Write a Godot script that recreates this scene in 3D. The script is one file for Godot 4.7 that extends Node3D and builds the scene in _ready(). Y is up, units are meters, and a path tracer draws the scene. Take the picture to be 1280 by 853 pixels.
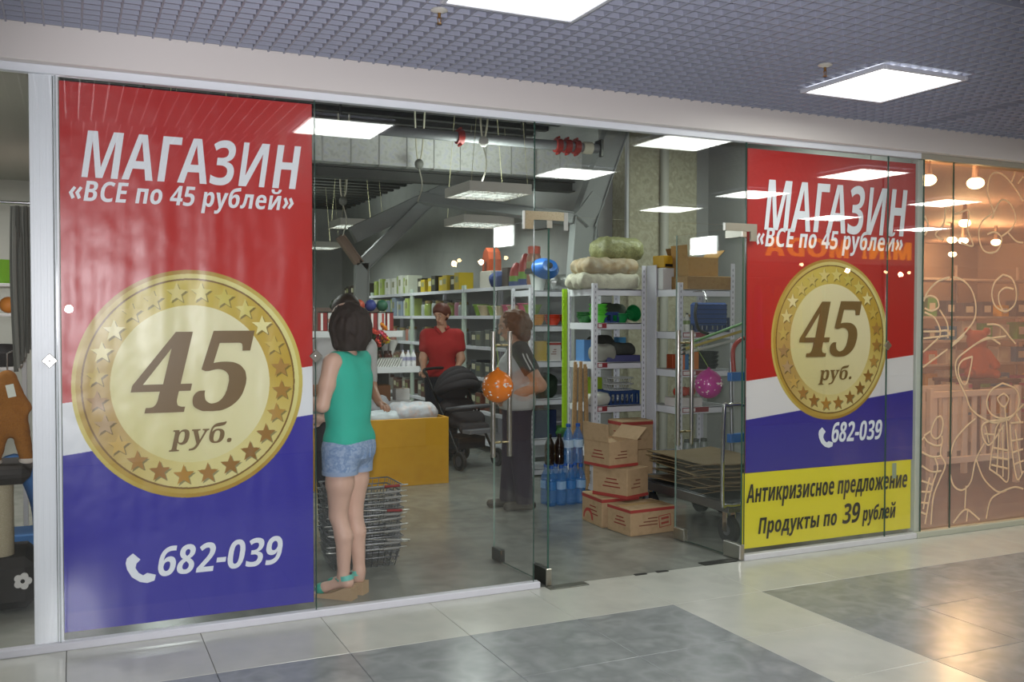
extends Node3D
# A discount shop's glass front in a shopping centre corridor. The shop front stands in the plane z = 0, the corridor is z > 0, the shop z < 0.

class Geo:
	var v := PackedVector3Array()
	var n := PackedVector3Array()
	var uv := PackedVector2Array()
	var ix := PackedInt32Array()

	func tri(a: Vector3, b: Vector3, c: Vector3) -> void:
		var nn := (b - a).cross(c - a).normalized()
		var s := v.size()
		v.append_array([a, b, c])
		n.append_array([nn, nn, nn])
		uv.append_array([Vector2.ZERO, Vector2.ZERO, Vector2.ZERO])
		ix.append_array([s, s + 2, s + 1])

	func quad(a: Vector3, b: Vector3, c: Vector3, d: Vector3) -> void:
		var nn := (b - a).cross(c - a).normalized()
		var s := v.size()
		v.append_array([a, b, c, d])
		n.append_array([nn, nn, nn, nn])
		uv.append_array([Vector2(0, 1), Vector2(1, 1), Vector2(1, 0), Vector2(0, 0)])
		ix.append_array([s, s + 2, s + 1, s, s + 3, s + 2])

	# a box with chamfered edges
	func box(c: Vector3, size: Vector3, bas := Basis(), bev := -1.0) -> Geo:
		var h := size * 0.5
		var m: float = minf(size.x, minf(size.y, size.z))
		var b: float = minf(0.003, m * 0.15) if bev < 0.0 else minf(bev, m * 0.45)
		var xf := Transform3D(bas, c)
		if b <= 0.00005:
			for ax in 3:
				for s in [-1.0, 1.0]:
					var o := Vector3.ZERO
					var u := Vector3.ZERO
					var w := Vector3.ZERO
					o[ax] = h[ax] * s
					u[(ax + 1) % 3] = h[(ax + 1) % 3]
					w[(ax + 2) % 3] = h[(ax + 2) % 3]
					if s > 0.0:
						quad(xf * (o - u - w), xf * (o + u - w), xf * (o + u + w), xf * (o - u + w))
					else:
						quad(xf * (o - u + w), xf * (o + u + w), xf * (o + u - w), xf * (o - u - w))
			return self
		for ax in 3:
			for s in [-1.0, 1.0]:
				var o := Vector3.ZERO
				var u := Vector3.ZERO
				var w := Vector3.ZERO
				o[ax] = h[ax] * s
				u[(ax + 1) % 3] = h[(ax + 1) % 3] - b
				w[(ax + 2) % 3] = h[(ax + 2) % 3] - b
				if s > 0.0:
					quad(xf * (o - u - w), xf * (o + u - w), xf * (o + u + w), xf * (o - u + w))
				else:
					quad(xf * (o - u + w), xf * (o + u + w), xf * (o + u - w), xf * (o - u - w))
		for ax in 3:
			var a1 := (ax + 1) % 3
			var a2 := (ax + 2) % 3
			for s1 in [-1.0, 1.0]:
				for s2 in [-1.0, 1.0]:
					var p := Vector3.ZERO
					var q := Vector3.ZERO
					p[a1] = h[a1] * s1
					p[a2] = (h[a2] - b) * s2
					q[a1] = (h[a1] - b) * s1
					q[a2] = h[a2] * s2
					var e := Vector3.ZERO
					e[ax] = h[ax] - b
					if (p - e - (p + e)).cross(q - e - (p + e)).dot(p + q) > 0.0:
						quad(xf * (p + e), xf * (p - e), xf * (q - e), xf * (q + e))
					else:
						quad(xf * (p - e), xf * (p + e), xf * (q + e), xf * (q - e))
		for sx in [-1.0, 1.0]:
			for sy in [-1.0, 1.0]:
				for sz in [-1.0, 1.0]:
					var k := Vector3(sx, sy, sz)
					var p1 := Vector3(h.x, h.y - b, h.z - b) * k
					var p2 := Vector3(h.x - b, h.y, h.z - b) * k
					var p3 := Vector3(h.x - b, h.y - b, h.z) * k
					if sx * sy * sz > 0.0:
						tri(xf * p1, xf * p2, xf * p3)
					else:
						tri(xf * p1, xf * p3, xf * p2)
		return self

	# profile of (radius, height), turned about the y axis of xf
	func lathe(prof: Array, seg := 20, xf := Transform3D(), sq := Vector2.ONE) -> Geo:
		var cnt := prof.size()
		var sn: Array[Vector2] = []
		for i in cnt - 1:
			var d: Vector2 = prof[i + 1] - prof[i]
			sn.append(Vector2(d.y, -d.x).normalized() if d.length() > 1e-7 else Vector2(1, 0))
		for i in cnt - 1:
			var na := sn[i]
			var nb := sn[i]
			if i > 0 and sn[i - 1].dot(sn[i]) > 0.6:
				na = (sn[i - 1] + sn[i]).normalized()
			if i < cnt - 2 and sn[i + 1].dot(sn[i]) > 0.6:
				nb = (sn[i + 1] + sn[i]).normalized()
			var s := v.size()
			for k in seg + 1:
				var t := TAU * k / seg
				var cs := Vector2(cos(t), sin(t))
				for e in 2:
					var pr: Vector2 = prof[i + e]
					var nn := na if e == 0 else nb
					v.append(xf * Vector3(pr.x * cs.x * sq.x, pr.y, pr.x * cs.y * sq.y))
					n.append((xf.basis * Vector3(nn.x * cs.x / sq.x, nn.y, nn.x * cs.y / sq.y)).normalized())
					uv.append(Vector2(float(k) / seg, 1.0 - float(i + e) / cnt))
			for k in seg:
				var a := s + k * 2
				ix.append_array([a, a + 2, a + 1, a + 1, a + 2, a + 3])
		return self

	func ball(c: Vector3, r: Vector3, seg := 20, bas := Basis()) -> Geo:
		var prof := []
		var m := maxi(6, seg / 2)
		for i in m + 1:
			var t := -PI / 2 + PI * i / m
			prof.append(Vector2(cos(t), sin(t)))
		return lathe(prof, seg, Transform3D(bas * Basis.from_scale(r), c))

	func rod(a: Vector3, b: Vector3, r: float, seg := 10, r2 := -1.0) -> Geo:
		var y := (b - a).normalized()
		var x := y.cross(Vector3(0, 0, 1) if absf(y.z) < 0.9 else Vector3(1, 0, 0)).normalized()
		var l := (b - a).length()
		var q := r if r2 < 0.0 else r2
		return lathe([Vector2(0, 0), Vector2(r, 0), Vector2(q, l), Vector2(0, l)], seg, Transform3D(Basis(x, y, x.cross(y)), a))

	func tube(pts: Array, r: float, seg := 8, flat := 1.0) -> Geo:
		var cnt := pts.size()
		if cnt < 2:
			return self
		var up := Vector3(0, 0, 1)
		var s := v.size()
		for i in cnt:
			var d: Vector3 = (pts[mini(i + 1, cnt - 1)] - pts[maxi(i - 1, 0)]).normalized()
			var x := d.cross(up)
			if x.length() < 0.05:
				x = d.cross(Vector3(0, 1, 0))
			x = x.normalized()
			var y := x.cross(d).normalized()
			for k in seg + 1:
				var t := TAU * k / seg
				var o := x * cos(t) + y * sin(t) * flat
				v.append(pts[i] + o * r)
				n.append((x * cos(t) * flat + y * sin(t)).normalized())
				uv.append(Vector2(float(k) / seg, float(i) / cnt))
		for i in cnt - 1:
			for k in seg:
				var a := s + i * (seg + 1) + k
				ix.append_array([a, a + 1, a + seg + 1, a + 1, a + seg + 2, a + seg + 1])
		return self

	# polygon in xy pushed from z0 to z1
	func prism(poly: PackedVector2Array, z0: float, z1: float, xf := Transform3D()) -> Geo:
		var pl := poly.duplicate()
		if Geometry2D.is_polygon_clockwise(pl):
			pl.reverse()
		var t := Geometry2D.triangulate_polygon(pl)
		for i in range(0, t.size(), 3):
			var a := pl[t[i]]
			var b := pl[t[i + 1]]
			var c := pl[t[i + 2]]
			if (b - a).cross(c - a) < 0.0:
				var w := b
				b = c
				c = w
			tri(xf * Vector3(a.x, a.y, z1), xf * Vector3(b.x, b.y, z1), xf * Vector3(c.x, c.y, z1))
			tri(xf * Vector3(a.x, a.y, z0), xf * Vector3(c.x, c.y, z0), xf * Vector3(b.x, b.y, z0))
		var m := pl.size()
		for i in m:
			var a := pl[i]
			var b := pl[(i + 1) % m]
			quad(xf * Vector3(a.x, a.y, z0), xf * Vector3(b.x, b.y, z0), xf * Vector3(b.x, b.y, z1), xf * Vector3(a.x, a.y, z1))
		return self

	# smooth union of tapered capsules [a, ra, b, rb, flat], cut by planes [normal, d]; meshed as surface nets
	func flesh(bones: Array, cell: float, k := 0.03, planes := [], rough: FastNoiseLite = null, amp := 0.0, stretch := Vector3.ONE) -> Geo:
		var lo := Vector3(1e9, 1e9, 1e9)
		var hi := -lo
		for b in bones:
			for e in 2:
				var c: Vector3 = b[e * 2]
				var r: float = b[e * 2 + 1] + cell * 3.0 + amp
				lo = lo.min(c - Vector3(r, r, r))
				hi = hi.max(c + Vector3(r, r, r))
		var nx := int((hi.x - lo.x) / cell) + 2
		var ny := int((hi.y - lo.y) / cell) + 2
		var nz := int((hi.z - lo.z) / cell) + 2
		var f := PackedFloat32Array()
		f.resize(nx * ny * nz)
		f.fill(1.0)
		for b in bones:
			var a: Vector3 = b[0]
			var ra: float = b[1]
			var c: Vector3 = b[2]
			var rb: float = b[3]
			var fl: float = b[4] if b.size() > 4 else 1.0
			var m: float = maxf(ra, rb) + k + cell * 2.0
			var l := (a.min(c) - Vector3(m, m, m) - lo) / cell
			var h := (a.max(c) + Vector3(m, m, m) - lo) / cell
			var ba := c - a
			ba.z *= fl
			var bb := maxf(ba.dot(ba), 1e-9)
			for z in range(maxi(0, int(l.z)), mini(nz - 1, int(h.z) + 1) + 1):
				for y in range(maxi(0, int(l.y)), mini(ny - 1, int(h.y) + 1) + 1):
					var row := (z * ny + y) * nx
					for x in range(maxi(0, int(l.x)), mini(nx - 1, int(h.x) + 1) + 1):
						var p := lo + Vector3(x, y, z) * cell - a
						p.z *= fl
						var t := clampf(p.dot(ba) / bb, 0.0, 1.0)
						var d := (p - ba * t).length() - (ra + (rb - ra) * t)
						var o := f[row + x]
						var w := maxf(k - absf(d - o), 0.0) / k
						f[row + x] = minf(d, o) - w * w * k * 0.25
		if planes.size() or rough:
			for z in nz:
				for y in ny:
					for x in nx:
						var i := (z * ny + y) * nx + x
						if f[i] < cell * 3.0 + amp:
							var p := lo + Vector3(x, y, z) * cell
							if rough:
								f[i] += rough.get_noise_3dv(p * stretch) * amp
							for q in planes:
								f[i] = maxf(f[i], q[0].dot(p) - q[1])
		var at := PackedInt32Array()
		at.resize(nx * ny * nz)
		at.fill(-1)
		var base := v.size()
		var lim := cell * 2.5
		for z in nz - 1:
			for y in ny - 1:
				var row := (z * ny + y) * nx
				for x in nx - 1:
					var i := row + x
					if absf(f[i]) > lim:
						continue
					var sum := Vector3.ZERO
					var cnt := 0
					for e in EDGES:
						var fa := f[i + e[0] + e[1] * nx + e[2] * nx * ny]
						var fb := f[i + e[3] + e[4] * nx + e[5] * nx * ny]
						if (fa < 0.0) != (fb < 0.0):
							var t := fa / (fa - fb)
							sum += Vector3(e[0], e[1], e[2]).lerp(Vector3(e[3], e[4], e[5]), t)
							cnt += 1
					if cnt:
						at[i] = v.size()
						v.append(lo + (Vector3(x, y, z) + sum / cnt) * cell)
						n.append(Vector3.ZERO)
						uv.append(Vector2(v[v.size() - 1].x, v[v.size() - 1].y))
		var st := [1, nx, nx * ny]
		for z in range(1, nz - 1):
			for y in range(1, ny - 1):
				for x in range(1, nx - 1):
					var i := (z * ny + y) * nx + x
					if absf(f[i]) > lim:
						continue
					for ax in 3:
						var j: int = i + st[ax]
						if (f[i] < 0.0) == (f[j] < 0.0):
							continue
						var s1: int = st[(ax + 1) % 3]
						var s2: int = st[(ax + 2) % 3]
						var q := [at[i - s1 - s2], at[i - s2], at[i], at[i - s1]]
						if q.min() < 0:
							continue
						if f[i] > 0.0:
							q.reverse()
						var nn: Vector3 = (v[q[1]] - v[q[0]]).cross(v[q[2]] - v[q[0]]) + (v[q[2]] - v[q[0]]).cross(v[q[3]] - v[q[0]])
						for w in q:
							n[w] += nn
						ix.append_array([q[0], q[2], q[1], q[0], q[3], q[2]])
		for i in range(base, v.size()):
			n[i] = n[i].normalized()
		return self

	const EDGES := [[0, 0, 0, 1, 0, 0], [0, 1, 0, 1, 1, 0], [0, 0, 1, 1, 0, 1], [0, 1, 1, 1, 1, 1], [0, 0, 0, 0, 1, 0], [1, 0, 0, 1, 1, 0], [0, 0, 1, 0, 1, 1], [1, 0, 1, 1, 1, 1], [0, 0, 0, 0, 0, 1], [1, 0, 0, 1, 0, 1], [0, 1, 0, 0, 1, 1], [1, 1, 0, 1, 1, 1]]

	func mesh() -> ArrayMesh:
		var a := []
		a.resize(Mesh.ARRAY_MAX)
		a[Mesh.ARRAY_VERTEX] = v
		a[Mesh.ARRAY_NORMAL] = n
		a[Mesh.ARRAY_TEX_UV] = uv
		a[Mesh.ARRAY_INDEX] = ix
		var m := ArrayMesh.new()
		m.add_surface_from_arrays(Mesh.PRIMITIVE_TRIANGLES, a)
		return m

var M := {}
var used := {}
var rng := RandomNumberGenerator.new()
var sans: SystemFont
var serif: SystemFont

func V(x: float, y: float, z: float) -> Vector3:
	return Vector3(x, y, z)

func mat(c: String, rough := 0.6, metal := 0.0) -> StandardMaterial3D:
	var key := "%s %s %s" % [c, rough, metal]
	if not M.has(key):
		var m := StandardMaterial3D.new()
		m.albedo_color = Color(c)
		m.roughness = rough
		m.metallic = metal
		M[key] = m
	return M[key]

func noise_tex(freq: float, size: int, ramp: Array, seed_ := 1, oct := 4, normal := false) -> NoiseTexture2D:
	var fn := FastNoiseLite.new()
	fn.seed = seed_
	fn.frequency = freq
	fn.fractal_octaves = oct
	var t := NoiseTexture2D.new()
	t.width = size
	t.height = size
	t.seamless = true
	t.noise = fn
	t.as_normal_map = normal
	if ramp.size():
		var g := Gradient.new()
		var off := PackedFloat32Array()
		var col := PackedColorArray()
		for i in ramp.size():
			off.append(float(i) / (ramp.size() - 1))
			col.append(Color(ramp[i]))
		g.offsets = off
		g.colors = col
		t.color_ramp = g
	return t

func noisy(ramp: Array, freq: float, scale: float, rough: float, metal := 0.0, bump := 0.0, seed_ := 1) -> StandardMaterial3D:
	var m := StandardMaterial3D.new()
	m.albedo_texture = noise_tex(freq, 256, ramp, seed_)
	m.roughness = rough
	m.metallic = metal
	m.uv1_triplanar = true
	m.uv1_world_triplanar = true
	m.uv1_scale = Vector3.ONE * scale
	if bump > 0.0:
		m.heightmap_enabled = true
		m.heightmap_scale = bump
		m.heightmap_texture = noise_tex(freq * 2.0, 256, ["#000000", "#ffffff"], seed_ + 7)
	return m

func glow(c: String, e: float) -> StandardMaterial3D:
	var m := StandardMaterial3D.new()
	m.albedo_color = Color(c)
	m.emission_enabled = true
	m.emission = Color(c)
	m.emission_energy_multiplier = e
	return m

func pane_mat(c: String, a: float) -> StandardMaterial3D:
	var m := StandardMaterial3D.new()
	m.albedo_color = Color(Color(c), a)
	m.transparency = BaseMaterial3D.TRANSPARENCY_ALPHA
	m.roughness = 0.0
	return m

func numbered(called: String) -> String:
	used[called] = used.get(called, -1) + 1
	return called if used[called] == 0 else "%s_%03d" % [called, used[called]]

func tag(o: Node3D, label: String, category: String, group := "") -> Node3D:
	o.set_meta("label", label)
	o.set_meta("category", category)
	if group:
		o.set_meta("group", group)
	return o

func thing(called: String, label: String, category: String, at := Vector3.ZERO, turn := 0.0, group := "") -> Node3D:
	var o := Node3D.new()
	o.name = numbered(called)
	add_child(o)
	o.position = at
	o.rotation.y = turn
	return tag(o, label, category, group)

func part(parent: Node3D, called: String, mesh: Mesh, m: Material, xf := Transform3D()) -> MeshInstance3D:
	var o := MeshInstance3D.new()
	o.name = called
	o.mesh = mesh
	o.material_override = m
	o.transform = xf
	parent.add_child(o, true)
	return o

func solo(called: String, label: String, category: String, mesh: Mesh, m: Material, at := Vector3.ZERO, turn := 0.0, group := "") -> MeshInstance3D:
	var o := part(self, numbered(called), mesh, m, Transform3D(Basis(Vector3.UP, turn), at))
	tag(o, label, category, group)
	return o

func struct(called: String, mesh: Mesh, m: Material) -> MeshInstance3D:
	var o := part(self, numbered(called), mesh, m)
	o.set_meta("kind", "structure")
	return o

func copy(o: Node3D, label: String, at: Vector3, turn := 0.0) -> Node3D:
	var c := o.duplicate()
	c.name = numbered(String(o.name).rstrip("0123456789").rstrip("_"))
	add_child(c)
	c.position = at
	c.rotation.y = turn
	c.set_meta("label", label)
	return c

func bx(c: Vector3, s: Vector3, bev := -1.0) -> ArrayMesh:
	return Geo.new().box(c, s, Basis(), bev).mesh()

# a box from lowest corner to highest
func bc(a: Vector3, b: Vector3, bev := -1.0) -> ArrayMesh:
	return Geo.new().box((a + b) * 0.5, (b - a).abs(), Basis(), bev).mesh()

# lettering whose outline fills the rectangle x0..x1, y0..y1 at z, facing +z
func letters(text: String, bold_serif: bool, x0: float, x1: float, y0: float, y1: float, z: float, slant := 0.2, depth := 0.0015) -> ArrayMesh:
	var t := TextMesh.new()
	t.text = text
	t.font = serif if bold_serif else sans
	t.font_size = 64
	t.pixel_size = 0.01
	t.depth = 0.1
	t.curve_step = 1.0
	var a := t.get_mesh_arrays()
	var v: PackedVector3Array = a[Mesh.ARRAY_VERTEX]
	var n: PackedVector3Array = a[Mesh.ARRAY_NORMAL]
	var lo := Vector3(1e9, 1e9, 1e9)
	var hi := -lo
	for i in v.size():
		v[i].x += v[i].y * slant
		lo = lo.min(v[i])
		hi = hi.max(v[i])
	var s := Vector3((x1 - x0) / (hi.x - lo.x), (y1 - y0) / (hi.y - lo.y), depth / maxf(hi.z - lo.z, 1e-6))
	for i in v.size():
		v[i] = (v[i] - lo) * s + Vector3(x0, y0, z)
	a[Mesh.ARRAY_VERTEX] = v
	a[Mesh.ARRAY_NORMAL] = n
	var m := ArrayMesh.new()
	m.add_surface_from_arrays(Mesh.PRIMITIVE_TRIANGLES, a)
	return m

func spline(pts: Array, closed := false, steps := 8) -> Array:
	var out := []
	var c := pts.size()
	for i in (c if closed else c - 1):
		var p0: Vector3 = pts[(i - 1 + c) % c] if closed else pts[maxi(i - 1, 0)]
		var p1: Vector3 = pts[i]
		var p2: Vector3 = pts[(i + 1) % c]
		var p3: Vector3 = pts[(i + 2) % c] if closed else pts[mini(i + 2, c - 1)]
		for k in steps:
			out.append(p1.cubic_interpolate(p2, p0, p3, float(k) / steps))
	out.append(pts[0] if closed else pts[c - 1])
	return out

func _ready() -> void:
	rng.seed = 11
	sans = SystemFont.new()
	sans.font_names = PackedStringArray(["Droid Sans"])
	sans.font_weight = 700
	serif = SystemFont.new()
	serif.font_names = PackedStringArray(["Droid Serif"])
	serif.font_weight = 700
	# camera
	var cam := Camera3D.new()
	cam.name = "camera"
	add_child(cam)
	var yaw := deg_to_rad(24.84)
	var pitch := deg_to_rad(-1.423)
	cam.transform = Transform3D(Basis(Vector3.UP, -yaw) * Basis(Vector3.RIGHT, pitch) * Basis(Vector3.BACK, deg_to_rad(0.066)), V(0, 1.6, 5.0155))
	cam.fov = 39.44
	cam.near = 0.02
	cam.current = true
	# the air of a closed building: no daylight reaches it
	var we := WorldEnvironment.new()
	var env := Environment.new()
	env.background_mode = Environment.BG_COLOR
	env.background_color = Color(0.02, 0.02, 0.022)
	env.tonemap_mode = Environment.TONE_MAPPER_LINEAR
	env.tonemap_exposure = EXPOSURE
	env.sdfgi_enabled = true
	env.ssao_enabled = true
	env.ssil_enabled = true
	we.environment = env
	we.name = "environment"
	add_child(we)
	# the photographer's flash, just above the lens: it leaves the white glint on the banner
	var flash := SpotLight3D.new()
	flash.name = "camera_flash"
	add_child(flash)
	flash.transform = cam.transform.translated(V(-0.02, 0.075, 0))
	flash.spot_angle = 38.0
	flash.spot_angle_attenuation = 0.6
	flash.light_energy = FLASH
	flash.light_size = 0.03
	flash.light_color = Color(0.98, 0.98, 1.0)
	flash.spot_range = 40.0
	flash.spot_attenuation = 2.0
	flash.shadow_enabled = true
	materials()
	ceiling_lights()
	corridor()
	shop_front()
	opposite_shop()
	shop_shell()
	shop_overhead()
	left_shop()
	right_shop()
	racks()
	wall_shelves()
	counter_side()
	floor_goods()
	people()
	door_balloons()

const EXPOSURE := 1.0
const FLASH := 14.5
const PANEL := 1.3
const PANEL_GLOW := 5.0
const SHOP_LAMP := 2.4
const SHOP_UP := 1.2
const CEIL := 2.945

func materials() -> void:
	M.white_tile = noisy(["#b6b6ae", "#c4c4bb", "#bcbdb5"], 0.012, 0.6, 0.2, 0.0, 0.0, 3)
	M.grey_tile = noisy(["#7b7f80", "#969a9a", "#848889", "#a0a4a3"], 0.012, 0.8, 0.22, 0.0, 0.0, 5)
	M.concrete = noisy(["#73756f", "#8c8e87", "#7b7d77", "#9b9d95"], 0.02, 0.35, 0.22, 0.0, 0.0, 8)
	M.fascia = mat("#e2dad6", 0.5)
	M.frame = mat("#e6e9f0", 0.35)
	M.post = mat("#e6eaee", 0.35)
	M.glass = pane_mat("#dfeee8", 0.004)
	M.glass_edge = mat("#36544a", 0.15)
	M.steel = mat("#b9b6ae", 0.28, 1.0)
	M.dark_steel = mat("#4a4a46", 0.35, 0.8)
	M.blade = mat("#9c9eae", 0.45)
	M.white_metal = mat("#d5d6dc", 0.45)
	M.raw = noisy(["#87856f", "#a8a58e", "#96937c", "#bab69f"], 0.03, 0.9, 0.9, 0.0, 0.4, 12)
	M.wall = noisy(["#9b9d98", "#a6a8a3", "#a0a2a0"], 0.01, 0.5, 0.85, 0.0, 0.0, 14)
	M.card = noisy(["#a08664", "#b09472", "#a88c6a"], 0.02, 2.0, 0.85, 0.0, 0.0, 16)
	M.chrome = mat("#c8c8c8", 0.15, 1.0)
	M.black = mat("#151515", 0.5)
	M.rubber = mat("#222222", 0.8)
	M.duct = noisy(["#c0c2bb", "#dcded6", "#ccced7"], 0.03, 1.5, 0.42, 0.1, 0.0, 19)

# ---------------------------------------------------------------- corridor
func ceiling_lights() -> void:
	var spots := [[1.73, 1.55, "just above the sprinkler, cut by the picture's top edge"], [4.2, 0.95, "whole and bright, above the second banner"]]
	var more := [[4.2, 2.7], [6.63, 1.62], [6.63, 3.18], [6.63, 4.72], [9.1, 2.85], [9.1, 4.65], [11.5, 1.6], [11.5, 5.3], [-3.1, 1.55], [-3.1, 4.2], [14.0, 3.0]]
	var frame := Geo.new()
	for s in [-1.0, 1.0]:
		frame.box(V(s * 0.305, 0, 0), V(0.022, 0.022, 0.632))
		frame.box(V(0, 0, s * 0.305), V(0.588, 0.022, 0.022))
	var fm := frame.mesh()
	var dm := bx(V(0, 0.004, 0), V(0.588, 0.012, 0.588))
	var white := mat("#d4d4de", 0.4)
	var lit := glow("#f4f8f4", PANEL_GLOW)
	for i in spots.size() + more.size():
		var s: Array = spots[i] if i < spots.size() else more[i - spots.size()]
		var label: String = "square white ceiling light panel " + (s[2] if i < spots.size() else "seen only as a reflection in the glass")
		var t := thing("ceiling_light", label, "light", V(s[0], CEIL - 0.02, s[1]), 0.0, "ceiling lights of the corridor" if i < 2 else "corridor lights mirrored in the glass")
		part(t, "frame", fm, white)
		part(t, "diffuser", dm, lit)
		var l := AreaLight3D.new()
		l.name = "lamp"
		t.add_child(l)
		l.area_size = Vector2(0.56, 0.56)
		l.light_energy = PANEL
		l.light_color = Color(0.98, 1.0, 0.97)
		l.area_range = 30.0
		l.area_attenuation = 2.0
		l.shadow_enabled = true
		l.position = V(0, -0.012, 0)
		l.rotation.x = -PI / 2

func corridor() -> void:
	# floor: square tiles on a dark bed, a white row along the shop front and one white cross strip
	var p := 0.6135
	var bed := struct("floor", bc(V(-6, -0.2, 0.0), V(16, -0.012, 6.2), 0.0), mat("#6a6a66", 0.8))
	var tm := bx(Vector3.ZERO, V(p - 0.003, 0.012, p - 0.003), 0.0012)
	for i in range(-4, 21):
		for j in 6:
			part(bed, "tile", tm, M.white_tile if j == 0 or i == 4 or i == 14 else M.grey_tile, Transform3D(Basis(), V(0.578 + p * (i + 0.5), -0.006, p * (j + 0.5))))
	var rest := Geo.new()
	for i in range(-10, 25):
		for j in 10:
			if not (i >= -4 and i < 21 and j < 6):
				rest.box(V(0.578 + p * (i + 0.5), -0.006, p * (j + 0.5)), V(p - 0.003, 0.012, p - 0.003), Basis(), 0.0012)
	part(bed, "far_tiles", rest.mesh(), M.grey_tile).set_meta("kind", "stuff")
	# ceiling: an open cell grid of thin blades under a dark plenum
	var top := struct("ceiling", bc(V(-6, 3.5, 0.08), V(16, 3.6, 6.2), 0.0), mat("#3a3a3e", 0.9))
	var run := bx(V(4.0, 0, 0), V(11.0, 0.042, 0.009), 0.001)
	for j in 27:
		part(top, "blade", run, M.blade, Transform3D(Basis(), V(0, CEIL + 0.021, 0.115 + 0.0785 * j)))
	var cross := bx(V(0, 0, 1.1), V(0.009, 0.042, 2.1), 0.001)
	for i in 76:
		part(top, "blade", cross, M.blade, Transform3D(Basis(), V(-0.572 + 0.0785 * i, CEIL + 0.0212, 0.0)))
	var far := Geo.new()
	for j in 78:
		var z := 0.115 + 0.0785 * j
		if j >= 27:
			far.box(V(4.0, CEIL + 0.021, z), V(19.0, 0.042, 0.009), Basis(), 0.0)
		else:
			far.box(V(-3.25, CEIL + 0.021, z), V(3.5, 0.042, 0.009), Basis(), 0.0)
			far.box(V(12.0, CEIL + 0.021, z), V(5.0, 0.042, 0.009), Basis(), 0.0)
	for i in 240:
		var x := -5.0 + 0.0785 * i
		var seen := i > 56 and i < 134
		far.box(V(x - 0.0109, CEIL + 0.0212, 4.2 if seen else 3.13), V(0.009, 0.042, 4.0 if seen else 6.1), Basis(), 0.0)
	part(top, "far_blades", far.mesh(), M.blade).set_meta("kind", "stuff")
	# sprinklers
	for s in [[1.47, 1.08, "brass sprinkler head hanging beside the light at the picture's top"], [3.64, 1.1, "small white sprinkler head beside the whole ceiling light"]]:
		var t := thing("sprinkler", s[1 + 1], "sprinkler", V(s[0], CEIL - 0.035, s[1]), 0.0, "sprinkler heads under the grid")
		part(t, "rosette", Geo.new().lathe([Vector2(0, 0.035), Vector2(0.034, 0.035), Vector2(0.038, 0.028), Vector2(0.012, 0.018), Vector2(0, 0.018)], 20).mesh(), mat("#d8d4cc", 0.4))
		var b := Geo.new().rod(V(0, -0.002, 0), V(0, 0.02, 0), 0.007)
		for k in [-1.0, 1.0]:
			b.rod(V(0.009 * k, -0.002, 0), V(0.004 * k, -0.026, 0), 0.002, 6)
		b.lathe([Vector2(0, -0.028), Vector2(0.012, -0.029), Vector2(0.012, -0.027), Vector2(0, -0.026)], 14)
		part(t, "head", b.mesh(), mat("#a8804a", 0.35, 0.8))
	# bulkhead over the shop fronts, facing the corridor
	struct("wall_bulkhead", bc(V(-6, 2.782, -0.04), V(16, 3.5, 0.08), 0.004), M.fascia)
	struct("trim_1", bc(V(-6, 2.742, -0.03), V(5.55, 2.782, 0.022), 0.003), M.frame)
	struct("trim_2", bc(V(5.55, 2.742, -0.03), V(16, 2.782, 0.022), 0.003), mat("#a8a294", 0.5))
	# ends of the corridor
	struct("wall_end", bc(V(-6.2, -0.2, 0), V(-6, 3.6, 6.2), 0.0), mat("#bdb8b0", 0.7))
	struct("wall_far_end", bc(V(16, -0.2, 0), V(16.2, 3.6, 6.2), 0.0), mat("#bdb8b0", 0.7))

# ---------------------------------------------------------------- glass front
func glass_pane(called: String, x0: float, x1: float, y0: float, y1: float) -> Node3D:
	var o := struct(called, bc(V(x0 + 0.001, y0, -0.005), V(x1 - 0.001, y1, 0.005), 0.0), M.glass)
	for x in [x0 + 0.0018, x1 - 0.0018]:
		part(o, "glass_edge", bx(V(x, (y0 + y1) / 2, 0), V(0.0016, y1 - y0, 0.0106), 0.0), M.glass_edge)
	return o

func diamond(x: float, y: float, label: String) -> void:
	var t := thing("glass_clip", label, "clip", V(x, y, 0.0056), 0.0, "diamond glass clips")
	var g := Geo.new().box(V(0, 0, 0.008), V(0.05, 0.05, 0.012), Basis(Vector3.BACK, PI / 4), 0.003)
	part(t, "plate", g.mesh(), M.steel)
	part(t, "screw_cap", Geo.new().lathe([Vector2(0, 0), Vector2(0.006, 0), Vector2(0.006, 0.002), Vector2(0, 0.003)], 12, Transform3D(Basis(Vector3.RIGHT, PI / 2), V(0, 0, 0.014))).mesh(), M.steel)

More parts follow.
